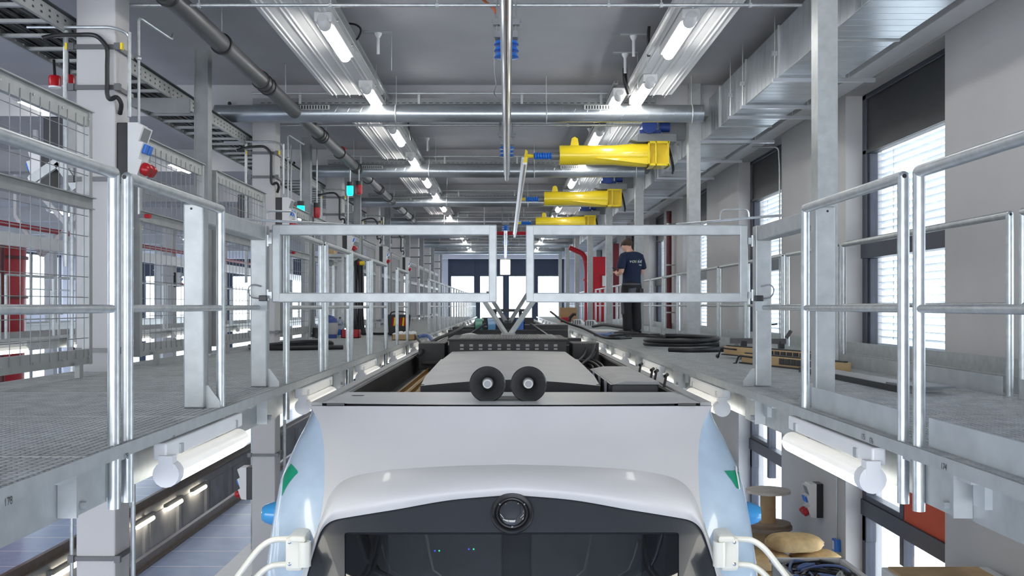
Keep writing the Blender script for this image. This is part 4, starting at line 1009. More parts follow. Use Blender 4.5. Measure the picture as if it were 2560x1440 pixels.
b = MB()
for k in range(9): b.tube([(x, 6.5+k*2.65, z+0.08), (x, 6.5+k*2.65, ZC)], 0.005, 5)
b.build('hanger_rod', 'galv_dull', t)
for k, (y, r) in enumerate(((10.7, 0.09), (15.9, 0.09))):
    c = Vector((-2.66 if k == 0 else -2.62, y, R(2.53)))
    b = MB(); b.lathe(c, (0, 0, -1), [(0, 0.05), (0.02, 0.075), (0.09, 0.078), (0.12, 0.06), (0.13, 0)], 16)
    one('alarm_sounder', b, 'redp', f'red alarm sounder on the ceiling beside the grey pipe, {["nearer", "farther"][k]} one', 'alarm', c, smooth=True)
# cable ladder on the left
t = thing('cable_ladder', 'long perforated cable ladder tray behind the left columns, full of cables', 'cable tray', (-3.65, 15, R(2.15)))
xa, xb, z = -3.93, -3.36, R(2.15)
for x, s in ((xa, 1), (xb, -1)):
    b = MB(); b.box(x-0.004, x+0.004, YB, 36, z-0.06, z+0.06); b.box(*sorted((x, x+s*0.02)), YB, 36, z+0.055, z+0.062); b.box(*sorted((x, x+s*0.02)), YB, 36, z-0.062, z-0.055)
    sr_ = b.build('side_rail', 'fence', t)
    b = MB(); y = 5.0
    while y < 20:
        for dz in (-0.022, 0.022): b.box(x-0.006, x+0.006, y, y+0.028, z+dz-0.007, z+dz+0.007)
        y += 0.13
    b.build('perforation', 'white' if x == xa else 'black', sr_)['kind'] = 'stuff'
y = 4.6
while y < 36: MB().box(xa, xb, y-0.02, y+0.02, z-0.055, z-0.03).build('rung', 'fence', t); y += 0.40
b = MB(); rr = random.Random(3)
for q in range(26):
    xx = xa+0.03+q*0.0205; pts = [(xx+rr.uniform(-0.012, 0.012), y_, z-0.015+rr.uniform(0, 0.03)) for y_ in (YB, 3, 8, 13, 18, 24, 30, 36)]
    b.tube(pts, rr.uniform(0.008, 0.013), 6)
o = b.build('cable_bundle', 'blackp', t); o['kind'] = 'stuff'
b = MB(); b.box(xa-0.02, xb+0.02, YB, 36, z+0.08, z+0.085); b.build('cover_sheet', 'greymetal', t)
for k in range(5):
    y = 10.0+k*BAY
    one('tray_bracket', MB().prism([(-4.0, y, R(2.08)), (-3.17, y, R(2.08)), (-3.17, y, R(1.93)), (-3.5, y, R(1.93))], (0, 0.05, 0)), 'greymetal', f'triangular bracket arm under the cable ladder, {ORD[k]} from the front', 'bracket', (-3.6, y, R(1.96)), 'cable ladder brackets')

# overhead contact rails
def contact_rail(x0, x1, y0, y1, label, supports):
    z = R(1.85); t = thing('contact_rail', label, 'contact rail', ((x0+x1)/2, y0, z), 'contact rails'); w = 0.045
    def X(y): return x0+(x1-x0)*(y-y0)/(y1-y0)
    b = MB(); prf = [(-0.044, 0.10), (0.044, 0.10), (0.044, 0.085), (0.012, 0.07), (0.030, 0.02), (0.016, 0.0), (-0.016, 0.0), (-0.030, 0.02), (-0.012, 0.07), (-0.044, 0.085)]
    b.prism([(X(y0)+a, y0, z+c) for a, c in prf], (x1-x0, y1-y0, 0)); b.build('profile', 'alu', t)
    b = MB(); b.tube([(X(y0), y0, z-0.002), (X(y1), y1, z-0.002), (X(y1), y1+0.10, z+0.03)], 0.012, 8); b.build('contact_wire', 'steelrail', t)
    for y in supports:
        x = X(y)
        s_ = MB(); s_.lathe((x, y, z+0.115), (0, 0, 1), [(0, 0.03), (0.01, 0.10), (0.035, 0.085), (0.04, 0.035), (0.055, 0.04), (0.06, 0.10), (0.085, 0.085), (0.09, 0.035), (0.105, 0.04), (0.11, 0.10), (0.135, 0.085), (0.14, 0.03), (0.16, 0.03)], 24)
        ins = s_.build('insulator', 'blue', t, smooth=True)
        b = MB(); b.box(x-0.09, x+0.09, y-0.05, y+0.05, z+0.275, z+0.325)
        for sx in (-0.075, 0.075): b.tube([(x+sx, y, z+0.30), (x+sx, y, R(2.42))], 0.006, 6); b.box(x+sx-0.03, x+sx+0.03, y-0.03, y+0.03, z+0.38, z+0.43); b.tube([(x+sx-0.045, y, z+0.415), (x+sx+0.045, y, z+0.415)], 0.008, 6)
        b.build('hanger_clamp', 'greymetal', ins)
        MB().box(x-0.10, x-0.075, y+0.04, y+0.07, z+0.3, ZC).build('hanger_strip', 'greymetal', ins)
    return t
contact_rail(0.0, 0.012, 5.4, 14.8, 'silver overhead contact rail above the tram nose, the nearest one', (7.95, 13.2))
contact_rail(0.248, 0.235, 13.1, 27.0, 'silver overhead contact rail swung aside by the yellow actuators', ())
contact_rail(-0.01, -0.02, 25.8, 39.5, 'silver overhead contact rail farthest away, before the end wall', (26.2, 32, 38))
one('copper_cable', MB().tube(spline([at(1195, -15, 8.1), at(1212, 3, 8.1), at(1232, 20, 8.0), at(1240, 32, 7.97)], 5), 0.012, 8), 'copper', 'copper coloured earthing cable above the nearest contact rail', 'cable', at(1240, 32, 7.97), smooth=True)
one('hanging_chain', MB().tube(spline([at(1238, 75, 8.3), at(1236, 130, 8.3), at(1237, 180, 8.3), at(1240, 210, 8.3), at(1235, 230, 8.4), at(1242, 242, 8.5)], 5), 0.006, 6), 'greymetal', 'thin grey cable hanging behind the nearest contact rail', 'cable', at(1236, 130, 8.3), smooth=True)
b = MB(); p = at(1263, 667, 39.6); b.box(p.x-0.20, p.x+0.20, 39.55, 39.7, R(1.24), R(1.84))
one('emissive_box', b, 'emissive', 'pale box with emissive colour hanging at the end of the farthest contact rail', 'light box', p, bevel=0.02)  # white box with a glow put into its material
# yellow actuators
for k in range(3):
    y = 13.1+k*BAY; z = R(1.975); nm = ['nearest', 'middle', 'farthest'][k]
    t = thing('contact_rail_actuator', f'yellow swing actuator for the contact rail, {nm} of the three', 'actuator', (1.4, y, z), 'yellow actuators')
    b = MB(); b.lathe((0.70, y, z), (1, 0, 0), [(0, 0.0), (0, 0.128), (0.70, 0.128), (0.95, 0.150), (1.18, 0.155), (1.18, 0)], 28)
    bd = b.build('cylinder_body', 'yellow', t, smooth=True)
    b = MB()
    for zz in (-0.16, 0.13): b.box(1.84, 2.12, y-0.17, y+0.17, z+zz, z+zz+0.03)
    b.box(1.85, 2.10, y-0.09, y+0.16, z-0.14, z+0.14)
    for xx in (1.84, 1.93, 2.09): b.box(xx, xx+0.022, y-0.17, y+0.17, z-0.16, z+0.16)
    b.prism([(1.15, y-0.13, z-0.055), (1.84, y-0.15, z-0.06), (1.84, y-0.15, z-0.14)], (0, 0.02, 0)); b.prism([(0.84, y, z+0.11), (0.86, y, z+0.22), (0.90, y, z+0.245), (0.94, y, z+0.22), (0.96, y, z+0.11)], (0, 0.03, 0))
    b.build('flange_box', 'yellow', t, bevel=0.004)
    MB().lathe((0.36, y, z-0.01), (1, 0, 0), [(0, 0.02), (0.01, 0.045)] + [q for i in range(7) for q in ((0.01+i*0.034, 0.036), (0.02+i*0.034, 0.048), (0.034+i*0.034, 0.048), (0.04+i*0.034, 0.036))] + [(0.26, 0.0)], 20).build('insulator_rod', 'blue', t, smooth=True)
    MB().cyl((0.60, y, z-0.01), (0.70, y, z-0.01), 0.05, 16).build('end_cap', 'greymetal', t, smooth=True)
    b = MB(); b.cyl((0.24, y, z-0.01), (0.37, y, z-0.01), 0.025, 12); b.prism([(0.225, y-0.02, z-0.10), (0.275, y-0.02, z-0.10), (0.285, y-0.02, z+0.05), (0.255, y-0.02, z+0.075)], (0, 0.03, 0)); b.build('arm_tip', 'yellow', t)
    b = MB(); b.box(1.72, 2.22, y-0.10, y+0.16, z+0.16, z+0.27); b.prism([(1.62, y-0.08, z+0.19), (1.72, y-0.1, z+0.27), (1.72, y-0.1, z+0.16)], (0, 0.2, 0)); b.box(2.05, 2.35, y+0.0, y+0.1, z+0.2, z+0.45); b.build('mounting_bracket', 'greymetal', t, bevel=0.006)
    b = MB(); b.cyl((1.86, y-0.16, z+0.36), (1.86, y+0.12, z+0.36), 0.10, 20); b.box(1.74, 2.02, y-0.08, y+0.1, z+0.27, z+0.32); b.cyl((2.0, y, z+0.37), (2.14, y, z+0.37), 0.07, 16); b.build('motor', 'motor', t, smooth=True)
    MB().tube(spline([(2.13, y, z+0.10), (2.16, y-0.05, z-0.05), (2.19, y, z-0.18), (2.20, y+0.1, z-0.22)], 5), 0.018, 8).build('hose', 'black', t, smooth=True)

# ================================================================== BEACONS, ALARMS
def beacon(px, py, Y, m, name, label, h=0.16):
    c = at(px, py, Y); t = thing(name, label, 'beacon', c, 'beacons')
    b = MB(); b.lathe(c, (0, 0, -1), [(0, 0.03), (0, 0.055), (0.07, 0.055)], 18); b.build('base', 'blackp', t, smooth=True)
    b = MB(); b.lathe(c, (0, 0, -1), [(0.07, 0.056), (0.07+h*0.8, 0.056), (0.07+h, 0.045), (0.07+h, 0)], 18); b.build('lens', m, t, smooth=True)
    MB().tube([c, (c.x, c.y, R(2.46) if c.z < R(2.46) else ZC)], 0.012, 8).build('stem', 'galv_tube', t)
    return t
for px, py, Y, m, lab in ((875, 455, 17.0, 'cyan', 'lit green beacon hanging left of the grey pipe'), (897, 453, 17.2, 'redp', 'red beacon hanging beside the lit green one under the grey pipe'),
                          (752, 503, 15.0, 'cyan', 'lit green beacon beside a steel post behind the left fence'), (728, 502, 15.3, 'redp', 'red beacon next to the lit green one behind the left fence'),
                          (792, 508, 15.6, 'redp', 'small red beacon left of the third column')):
    beacon(px, py, Y, m, 'signal_beacon', lab)
for i, (px, py, Y) in enumerate(((137, 190, 8.0), (172, 188, 7.9))):
    c = at(px, py, Y); t = thing('fire_siren', ['red fire siren at the top left, nearer the picture edge', 'red fire siren at the top left, half hidden by the first column'][i], 'siren', c, 'fire sirens')
    MB().lathe(c, (0, 0, -1), [(0, 0.0), (0, 0.042), (0.015, 0.048), (0.085, 0.045), (0.085, 0)], 20).build('housing', 'redp', t, smooth=True)
    MB().lathe(c-Vector((0, 0, 0.085)), (0, 0, -1), [(0, 0.047), (0.012, 0.045), (0.012, 0)], 20).build('white_base', 'white', t, smooth=True)
    MB().tube([c, c+Vector((-0.03, 0.05, 0.14))], 0.012, 8).build('stem', 'blackp', t)
p = at(507, 52, 10.1)
one('red_sign', MB().box(p.x-0.035, p.x+0.035, 10.08, 10.10, p.z-0.13, p.z+0.14), 'redp', 'narrow red sign on top of the first steel post behind the grey pipe', 'sign', p)
for i, (px, py, Y) in enumerate(((574, 259, 12.8), (735, 407, 18.0))):
    c = at(px, py, Y); one('ceiling_sensor', MB().sphere(c, 0.026, 0.026, 0.026), 'black', ['small round black sensor on the beam left of the grey pipe', 'small round black sensor on the farther beam beside the third column'][i], 'sensor', c, smooth=True)

# far right red fire equipment and pipes
t = thing('red_cabinet', 'tall red cabinet at the far end of the right walkway', 'cabinet', (2.98, 31.6, P))
MB().box(2.72, 3.22, 31.4, 31.9, P, R(1.55)).build('body', 'red', t, bevel=0.02)
MB().box(3.02, 3.16, 31.37, 31.4, R(0.62), R(0.95)).build('control_box', 'plastic', t, bevel=0.01)
one('red_wall_board', MB().box(3.42, 3.62, 32.0, 32.3, R(-0.42), R(2.0)), 'darkred', 'tall dark red board right of the red cabinet', 'board', (3.5, 32.1, P))
b = MB(); z = R(2.0); y = 27.5
b.tube([(-2.3, y, z), (1.75, y, z)], 0.05, 12)
for x in (-1.7, -0.6, 1.1, 1.7): b.tube([(x-0.06, y, z), (x+0.06, y, z)], 0.068, 12)
spk = thing('sprinkler_pipe', 'long red sprinkler pipe across the hall before the end wall', 'pipe', (0, y, z)); b.build('pipe', 'red', spk, smooth=True)
for x in (-1.7, -0.6, 1.1, 1.7): MB().tube([(x, y, z), (x, y, ZC)], 0.008, 6).build('hanger_rod', 'galv_dull', spk)
b = MB(); b.tube(rounded([(1.9, 30, R(1.75)), (2.35, 30, R(1.55)), (2.42, 30, R(1.1)), (2.42, 30, P)], 0.15), 0.075, 12); b.tube([(2.42, 30, R(0.75)), (2.42, 30, R(0.82))], 0.11, 12); b.tube([(2.42, 30, R(1.3)), (2.42, 30, R(1.35))], 0.11, 12)
one('red_riser_pipe', b, 'red', 'thick red riser pipe left of the red cabinet', 'pipe', (2.42, 30, R(0.3)), smooth=True)
b = MB(); b.tube([(2.52, 29.5, R(2.46)), (2.52, 29.5, R(1.4)), (2.52, 29.9, R(1.3))], 0.05, 12); b.lathe((2.52, 29.5, R(2.3)), (0, 0, -1), [(0, 0.05), (0.1, 0.16), (0.2, 0.06)], 12)
one('red_valve_pipe', b, 'red', 'short red valve pipe above the red cabinet', 'pipe', (2.52, 29.5, R(1.4)), smooth=True)
x, y = 3.78, 23.2
b = MB(); b.tube([(x, y, P-0.6), (x, y, R(2.2))], 0.062, 12)
t = thing('rain_pipe', 'dark red vertical pipe on the wall between the windows behind the worker', 'pipe', (x, y, P)); b.build('pipe', 'darkred', t, smooth=True)
b = MB()
for z in (R(1.9), R(0.95), R(-0.15)): b.tube([(x, y, z-0.015), (x, y, z+0.015)], 0.068, 12); b.tube([(x, y, z), (x+0.14, y, z)], 0.015, 6)
b.build('pipe_clamp', 'galv_tube', t)
# thin conduit bending round a window on the right wall
b = MB(); b.tube(rounded([at(1880, 368, 14.3), at(1946, 368, 14.2), at(1949, 420, 14.2), at(1949, 880, 14.2)], 0.06), 0.010, 8)
one('thin_conduit', b, 'galv_tube', 'thin conduit running down the near edge of the second window', 'conduit', at(1949, 600, 14.2), smooth=True)
# cable trough between walkway and windows
b = MB(); b.box(3.10, 3.86, 4.5, 40, R(-0.60), R(-0.585)); b.box(3.10, 3.115, 4.5, 40, R(-0.60), R(-0.43)); b.box(3.845, 3.86, 4.5, 40, R(-0.60), R(-0.40))
for k in range(14): b.box(2.91, 3.9, 4.6+k*2.65, 4.7+k*2.65, R(-0.68), R(-0.60))
one('cable_trough', b, 'galv', 'galvanized trough along the windows beyond the right walkway', 'trough', (3.5, 20, R(-0.6)))
b = MB()
for i, (px, py) in enumerate(()): pass

# ================================================================== RIGHT WALKWAY CLUTTER
def hose(pts, r, label, name='cable_coil', m='black', cat='hose', group=None):
    return one(name, MB().tube(spline(pts, 6), r, 10), m, label, cat, pts[0], group, smooth=True)
def loops(cx, cy, rx, ry, z, n, r, jitter, seed, turns=1.0, ang0=0):
    rr = random.Random(seed); out = []
    N = int(14*turns*n)
    for i in range(N+1):
        a = ang0+2*math.pi*i/14; k = i/14
        out.append((cx+(rx+rr.uniform(-jitter, jitter))*math.cos(a), cy+(ry+rr.uniform(-jitter, jitter))*math.sin(a), z+r+ (r*1.7)*k))
    return out
t = thing('hose_coil', 'coil of thick black hose lying on the right walkway before the second steel post', 'hose', (2.05, 11.6, P))
b = MB(); b.tube(spline(loops(2.10, 12.0, 0.42, 0.62, P, 2, 0.026, 0.02, 2, 1.15), 4), 0.026, 10); b.build('hose_loops', 'black', t, smooth=True)
MB().tube(spline([(1.78, 10.9, P+0.026), (2.0, 10.75, P+0.026), (2.3, 10.85, P+0.027), (2.55, 11.2, P+0.03), (2.70, 11.7, P+0.03)], 6), 0.030, 10).build('hose_end', 'black', t, smooth=True)
t = thing('cable_bundle', 'long bundle of black cables lying at the worker\'s feet on the right walkway', 'cable', (2.0, 17.6, P))
for k in range(9):
    rr = random.Random(k); y0 = 15.7+k*0.14
    MB().tube(spline([(1.55+rr.uniform(0, 0.5), y0, P+0.02), (1.9, y0+rr.uniform(-0.1, 0.1), P+0.03+0.012*(k % 3)), (2.15, y0+rr.uniform(-0.15, 0.15), P+0.03+0.012*(k % 3)), (2.42-rr.uniform(0, 0.2), y0-0.1-rr.uniform(0, 0.2), P+0.02), (2.62-rr.uniform(0, 0.2), y0-0.05, P+0.02)], 5), 0.017, 8).build('cable', 'black', t, smooth=True)
MB().tube(spline([(1.46, 16.4, P+0.03), (1.6, 16.2, P+0.03), (1.75, 16.5, P+0.03), (1.85, 17.4, P+0.03)], 5), 0.03, 8).build('cable', 'bluecable', t, smooth=True)
hose([(TX+0.75, 17.5, R(-0.10)), (TX+0.95, 16.8, R(-0.26)), (1.25, 16.2, R(-0.36)), (1.46, 15.4, P+0.03), (1.62, 14.9, P+0.02), (1.9, 15.2, P+0.02)], 0.02, 'black cable hanging from the pantograph over the right walkway edge', 'loose_cable', cat='cable')
b = MB(); rr = random.Random(9)
for k in range(7): b.tube(spline([(1.85+k*0.07, 13.4, P+0.008), (1.9+k*0.075, 13.4+rr.uniform(-0.1, 0.1), P+0.02), (1.94+k*0.07, 13.4+rr.uniform(-0.12, 0.12), P+0.008)], 3), 0.007, 5)
one('cable_offcuts', b, 'black', 'row of small black cable offcuts on the right walkway in front of the black cables', 'cable offcut', (2.05, 13.4, P), smooth=True)
# brass terminal rails
def terminal_rail(p0, p1, label, n, up=0.0, base_m='card'):
    p0, p1 = Vector(p0), Vector(p1); d = (p1-p0).normalized(); t = thing('terminal_rail', label, 'terminal rail', (p0+p1)/2, 'terminal rails')
    z = Vector((0, 0, 1)); q = d.cross(z).normalized()
    b = MB(); b.bar(p0+z*(0.045+up), p1+z*(0.045+up), 0.09, 0.075); b.build('wooden_bar', base_m, t, bevel=0.005)
    b = MB(); b.bar(p0+z*(0.006+up), p1+z*(0.006+up), 0.14, 0.012); b.bar(p0+z*(0.088+up), p1+z*(0.088+up), 0.03, 0.012); b.build('black_strip', 'blackp', t)
    L = (p1-p0).length
    for i in range(n):
        c = p0+d*(L*(0.45+0.52*i/n))+z*(0.05+up)+ (-q if q.y > 0 else q)*0.046
        MB().bar(c-d*0.035, c+d*0.035, 0.014, 0.05).build('terminal_block', 'blackp', t, bevel=0.003)
    b = MB(); e = p0+z*(0.06+up); s_ = (-q if q.y > 0 else q)
    b.tube(rounded([e+d*0.25+s_*0.05, e+d*0.05+s_*0.10+z*0.01, e+d*0.02+s_*0.12-z*0.09], 0.03), 0.009, 6); b.sphere(e+d*0.02+s_*0.12-z*0.07, 0.02, 0.02, 0.02, 8, 6)
    b.build('lever', 'blackp', t, smooth=True)
terminal_rail((2.14, 9.65, P), (2.62, 8.05, P), 'brown terminal rail with black blocks on the right walkway, the taller one at the back', 9, 0.03)
terminal_rail((2.10, 8.75, P), (2.50, 7.35, P), 'brown terminal rail with black blocks on the right walkway, the lower one in front', 9)
b = MB(); b.bar((2.13, 9.5, P+0.17), (2.62, 9.35, P+0.17), 0.07, 0.05); b.tube(rounded([(2.45, 9.4, P+0.17), (2.45, 9.4, P+0.32), (2.55, 9.4, P+0.33)], 0.03), 0.008, 6); b.bar((2.62, 9.35, P+0.2), (2.66, 9.33, P+0.27), 0.03, 0.03); b.box(2.22, 2.27, 9.42, 9.47, P, P+0.17); b.box(2.55, 2.60, 9.33, 9.38, P+0.1, P+0.17)
one('switch_linkage', b, 'blackp', 'black linkage with levers lying across the terminal rails', 'linkage', (2.4, 9.4, P+0.12))
t = thing('metal_strip', 'long flat metal strip with dark edge on the right walkway beside the gate portal', 'strip', (2.35, 6.6, P))
MB().prism([(2.23, 7.55, P+0.006), (2.40, 7.55, P+0.006), (2.50, 5.72, P+0.006), (2.28, 5.70, P+0.006)], (0, 0, 0.03)).build('sheet', 'boxgrey', t, bevel=0.003)
MB().bar((2.22, 7.55, P+0.02), (2.27, 5.70, P+0.02), 0.02, 0.035).build('edge', 'black', t)
MB().prism([(2.26, 5.95, P+0.037), (2.50, 5.95, P+0.037), (2.52, 5.60, P+0.037), (2.30, 5.58, P+0.037)], (0, 0, 0.012)).build('end_plate', 'greymetal', t)
# far clutter on the right walkway
t = thing('cardboard_box', 'open cardboard box at the far end of the right walkway', 'box', at(1421, 800, 33.0))
p = at(1421, 808, 31); MB().box(p.x-0.26, p.x+0.26, 31, 31.4, P, P+0.45).build('carton', 'card', t)
one('red_toolbox', MB().box(p.x-0.26, p.x-0.02, 30.6, 30.95, P, P+0.15), 'red', 'small red toolbox in front of the far cardboard box', 'toolbox', (p.x-0.1, 30.7, P), bevel=0.01)
one('drill', MB().tube([(p.x+0.0, 30.5, P+0.12), (p.x+0.12, 30.5, P+0.25), (p.x+0.2, 30.5, P+0.24)], 0.05, 8).tube([(p.x, 30.5, P+0.02), (p.x+0.05, 30.5, P+0.2)], 0.04, 8), 'blackp', 'dark tool lying before the far cardboard box', 'tool', (p.x, 30.5, P), smooth=True)
for i, (px, py, Y, w) in enumerate(((1440, 803, 26.0, 0.34), (1472, 803, 24.5, 0.34))):
    p = at(px, py, Y); t = thing('ribbed_unit', ['white ribbed electrical unit on the right walkway, nearer the cardboard box', 'white ribbed electrical unit on the right walkway, nearer the worker'][i], 'electrical unit', (p.x, Y, P), 'ribbed units')
    MB().prism([(p.x-w/2, Y, P), (p.x+w/2, Y, P), (p.x+w/2, Y, P+0.06), (p.x+w/2-0.08, Y, P+0.15), (p.x-w/2+0.1, Y, P+0.15)], (0.1, 0.6, 0)).build('housing', 'white', t, bevel=0.006)
    b = MB()
    for k in range(4): xx = p.x-w/2+0.08+k*0.06; b.box(xx, xx+0.02, Y-0.012, Y, P+0.02, P+0.13)
    b.build('ribs', 'blackp', t)
hose([(2.0, 23.0, P+0.03), (2.2, 22.3, P+0.08), (2.45, 21.5, P+0.05), (2.7, 21.0, P+0.03)], 0.035, 'thick black hose end before the third steel post on the right', 'hose_end')
one('white_sheet', MB().box(1.75, 2.2, 19.3, 21.0, P+0.002, P+0.012), 'white', 'flat white sheet lying on the right walkway before the worker', 'sheet', (2, 20, P))
# roof clutter on the tram
for i, (px0, px1, py0, py1, m, lab) in enumerate(((1186, 1208, 803, 824, 'green', 'green plastic box on the tram roof left of the pantograph'), (1218, 1241, 803, 824, 'lampblue', 'blue plastic box on the tram roof left of the pantograph arms'), (1291, 1311, 804, 824, 'blue', 'bright blue plastic box on the tram roof right of the pantograph arms'))):
    Y = 15.4; a = at(px0, py1, Y); c = at(px1, py0, Y)
    bb = MB(); w = 0.012; z0, z1 = R(-0.50), c.z
    bb.box(a.x, c.x, Y, Y+w, z0, z1); bb.box(a.x, c.x, Y+0.3, Y+0.3+w, z0, z1+0.04); bb.box(a.x, a.x+w, Y, Y+0.3, z0, z1); bb.box(c.x-w, c.x, Y, Y+0.3, z0, z1); bb.box(a.x, c.x, Y, Y+0.3, z0, z0+w)
    one('parts_bin', bb, m, lab, 'plastic box', (a.x, Y, z0))
one('white_rag', MB().tube(spline([(TX-0.72, 14.2, R(-0.46)), (TX-0.55, 14.3, R(-0.42)), (TX-0.4, 14.25, R(-0.45)), (TX-0.25, 14.3, R(-0.47))], 5), [0.02]+[0.035]*14+[0.02], 8), 'plastic', 'pale rag lying on the tram roof before the green box', 'rag', (TX-0.5, 14.2, R(-0.48)), smooth=True)

# ================================================================== LEFT WALKWAY CLUTTER
t = thing('hose_coil', 'flat coil of black hose lying on the left walkway behind the gate post', 'hose', (-2.5, 11.9, P))
b = MB(); b.tube(spline([(-2.95, 11.9, P+0.02), (-2.9, 12.25, P+0.02), (-2.6, 12.5, P+0.02), (-2.2, 12.35, P+0.02), (-2.15, 12.15, P+0.06), (-2.5, 12.2, P+0.06), (-2.85, 12.0, P+0.03)], 6), 0.024, 10); b.build('hose_loop', 'black', t, smooth=True)
MB().tube(spline([(-3.0, 11.7, P+0.03), (-2.85, 11.3, P+0.03), (-2.5, 11.15, P+0.03), (-2.1, 11.3, P+0.03), (-1.86, 11.4, P+0.03)], 6), 0.027, 10).build('hose_end', 'black', t, smooth=True)
# cables hanging over the railing
t = thing('hanging_cables', 'thick bundle of black cables hanging down behind the left railing', 'cable', (-2.55, 17.3, P))
for k in range(9):
    rr = random.Random(20+k); a = at(888+k*2.2, 655+abs(k-4)*1.5, 17.3); c = at(886+k*3.0, 824, 17.2)
    pts = [a+Vector((rr.uniform(-0.02, 0.02), 0.1, -0.08)), a+Vector((0, 0, 0.03)), a.lerp(c, 0.4)+Vector((rr.uniform(-0.02, 0.02), rr.uniform(-0.05, 0.05), 0)), c]
    if k in (5, 7, 8): pts += [Vector((c.x+0.15, 17.1, P+0.03)), Vector((c.x+0.5, 17.0, P+0.03)), Vector((c.x+0.85, 17.1, P+0.03))]
    else: pts[-1].z = P+0.02
    MB().tube(spline(pts, 5), 0.020, 8).build('cable', 'black', t, smooth=True)
p = at(900, 657, 17.6)
one('hook_bracket', MB().box(p.x-0.12, p.x+0.12, 17.35, 17.62, p.z+0.03, p.z+0.07).tube([(p.x, 17.6, p.z+0.05), (p.x-0.0, 17.8, p.z+0.05), (p.x-0.6, 18.0, p.z+0.05)], 0.018, 8), 'galv', 'steel hook bracket on the third left column carrying the black cables', 'bracket', p)
p = at(907, 658, 16.9)
t = thing('yellow_lamp', 'small yellow and red lamp above the hanging black cables', 'lamp', p)
MB().tube([(p.x, p.y, p.z), (p.x, p.y+0.75, p.z+0.04), (CX1-0.03, p.y+1.5, p.z+0.04)], 0.008, 6).build('stem', 'galv_tube', t); MB().lathe(p, (1, 0, 0), [(-0.05, 0.0), (-0.05, 0.035), (0.03, 0.04), (0.03, 0)], 12).build('body', 'yellow', t, smooth=True); MB().lathe(p+Vector((-0.05, 0, 0)), (-1, 0, 0), [(0, 0.03), (0.03, 0.03), (0.03, 0)], 12).build('red_cap', 'redp', t, smooth=True)
# tool bag
Y = 16.6; p = at(997, 832, Y); x = p.x
t = thing('tool_bag', 'black tool bag with red and yellow tools on the left walkway', 'bag', (x, Y, P))
b = MB(); b.prism([(x-0.17, Y, P+0.01), (x+0.14, Y, P+0.01), (x+0.19, Y, P+0.36), (x-0.19, Y, P+0.36)], (0, 0.22, 0)); b.build('body', 'black', t, bevel=0.02)
MB().tube(spline([(x-0.15, Y+0.02, P+0.34), (x-0.1, Y-0.01, P+0.40), (x+0.1, Y-0.01, P+0.40), (x+0.15, Y+0.02, P+0.34)], 5), 0.012, 8).build('handle', 'blackp', t, smooth=True)
for k, (dx, m) in enumerate(((-0.10, 'redp'), (-0.075, 'yellow'), (0.03, 'redp'), (0.07, 'yellow'), (0.105, 'redp'))):
    MB().cyl((x+dx, Y-0.018, P+0.17), (x+dx+0.012, Y-0.018, P+0.31), 0.016, 8).build('tool_handle', m, t, smooth=True)
Y = 14.6; p0 = at(980, 838, Y); p1 = at(1038, 838, Y)
t = thing('cardboard_tray', 'low cardboard tray full of white packing on the left walkway', 'box', ((p0.x+p1.x)/2, Y, P))
b = MB(); a, c = p0.x, p1.x
b.box(a, c, Y, Y+0.008, P, P+0.085); b.box(a, c, Y+0.3, Y+0.308, P, P+0.085); b.box(a, a+0.008, Y, Y+0.3, P, P+0.085); b.box(c-0.008, c, Y, Y+0.3, P, P+0.085); b.box(a, c, Y, Y+0.3, P, P+0.008); b.build('carton', 'card', t)
b = MB(); rr = random.Random(4)
for k in range(12): b.sphere((a+0.04+(c-a-0.08)*k/11, Y+0.12+rr.uniform(-0.08, 0.08), P+0.08+rr.uniform(-0.01, 0.02)), 0.05, 0.06, 0.035, 8, 6)
o = b.build('packing_foam', 'white', t, smooth=True); o['kind'] = 'stuff'
hose([(c+0.0, Y+0.1, P+0.03), (c+0.1, Y+0.15, P+0.06), (c+0.2, Y+0.05, P+0.05), (c+0.28, Y-0.3, P-0.02)], 0.03, 'blue corrugated cable beside the cardboard tray on the left', 'blue_cable', 'bluecable', 'cable')
hose([(c+0.05, Y+0.2, P+0.06), (-1.3, Y-0.1, P+0.05), (-1.12, 13.4, R(-0.52)), (-1.05, 12.9, R(-0.54))], 0.018, 'black cable sagging from the left walkway onto the tram roof', 'loose_cable', cat='cable')
# things by the third column
Y = 15.6
def stand(px, Y): return at(px, 765, Y).x
x = stand(822, Y)
t = thing('vacuum_cleaner', 'grey and blue vacuum cleaner standing on the left walkway behind the railing', 'vacuum cleaner', (x, Y, P))
b = MB(); b.lathe((x, Y, P+0.02), (0, 0, 1), [(0, 0.0), (0, 0.13), (0.10, 0.15), (0.22, 0.14), (0.22, 0)], 16); b.build('tank', 'boxgrey', t, smooth=True)
b = MB(); b.lathe((x, Y, P+0.24), (0, 0, 1), [(0, 0.14), (0.06, 0.13), (0.10, 0.08), (0.12, 0.0)], 16); b.build('motor_head', 'motor', t, smooth=True)
MB().box(x-0.12, x+0.14, Y-0.14, Y-0.08, P, P+0.06).build('base', 'motor', t)
x = stand(850, Y+0.2)
t = thing('water_bottle', 'clear water bottle with blue label on the left walkway', 'bottle', (x, Y+0.2, P))
MB().lathe((x, Y+0.2, P), (0, 0, 1), [(0, 0.0), (0, 0.055), (0.22, 0.055), (0.27, 0.03), (0.30, 0.018), (0.30, 0)], 16).build('bottle', 'bottle', t, smooth=True)
MB().lathe((x, Y+0.2, P+0.04), (0, 0, 1), [(0, 0.057), (0.09, 0.057)], 16).build('label_band', 'blue', t, smooth=True); MB().cyl((x, Y+0.2, P+0.30), (x, Y+0.2, P+0.325), 0.018, 10).build('cap', 'blackp', t)
x = stand(875, Y)
b = MB(); b.box(x-0.14, x+0.14, Y, Y+0.2, P, P+0.012)
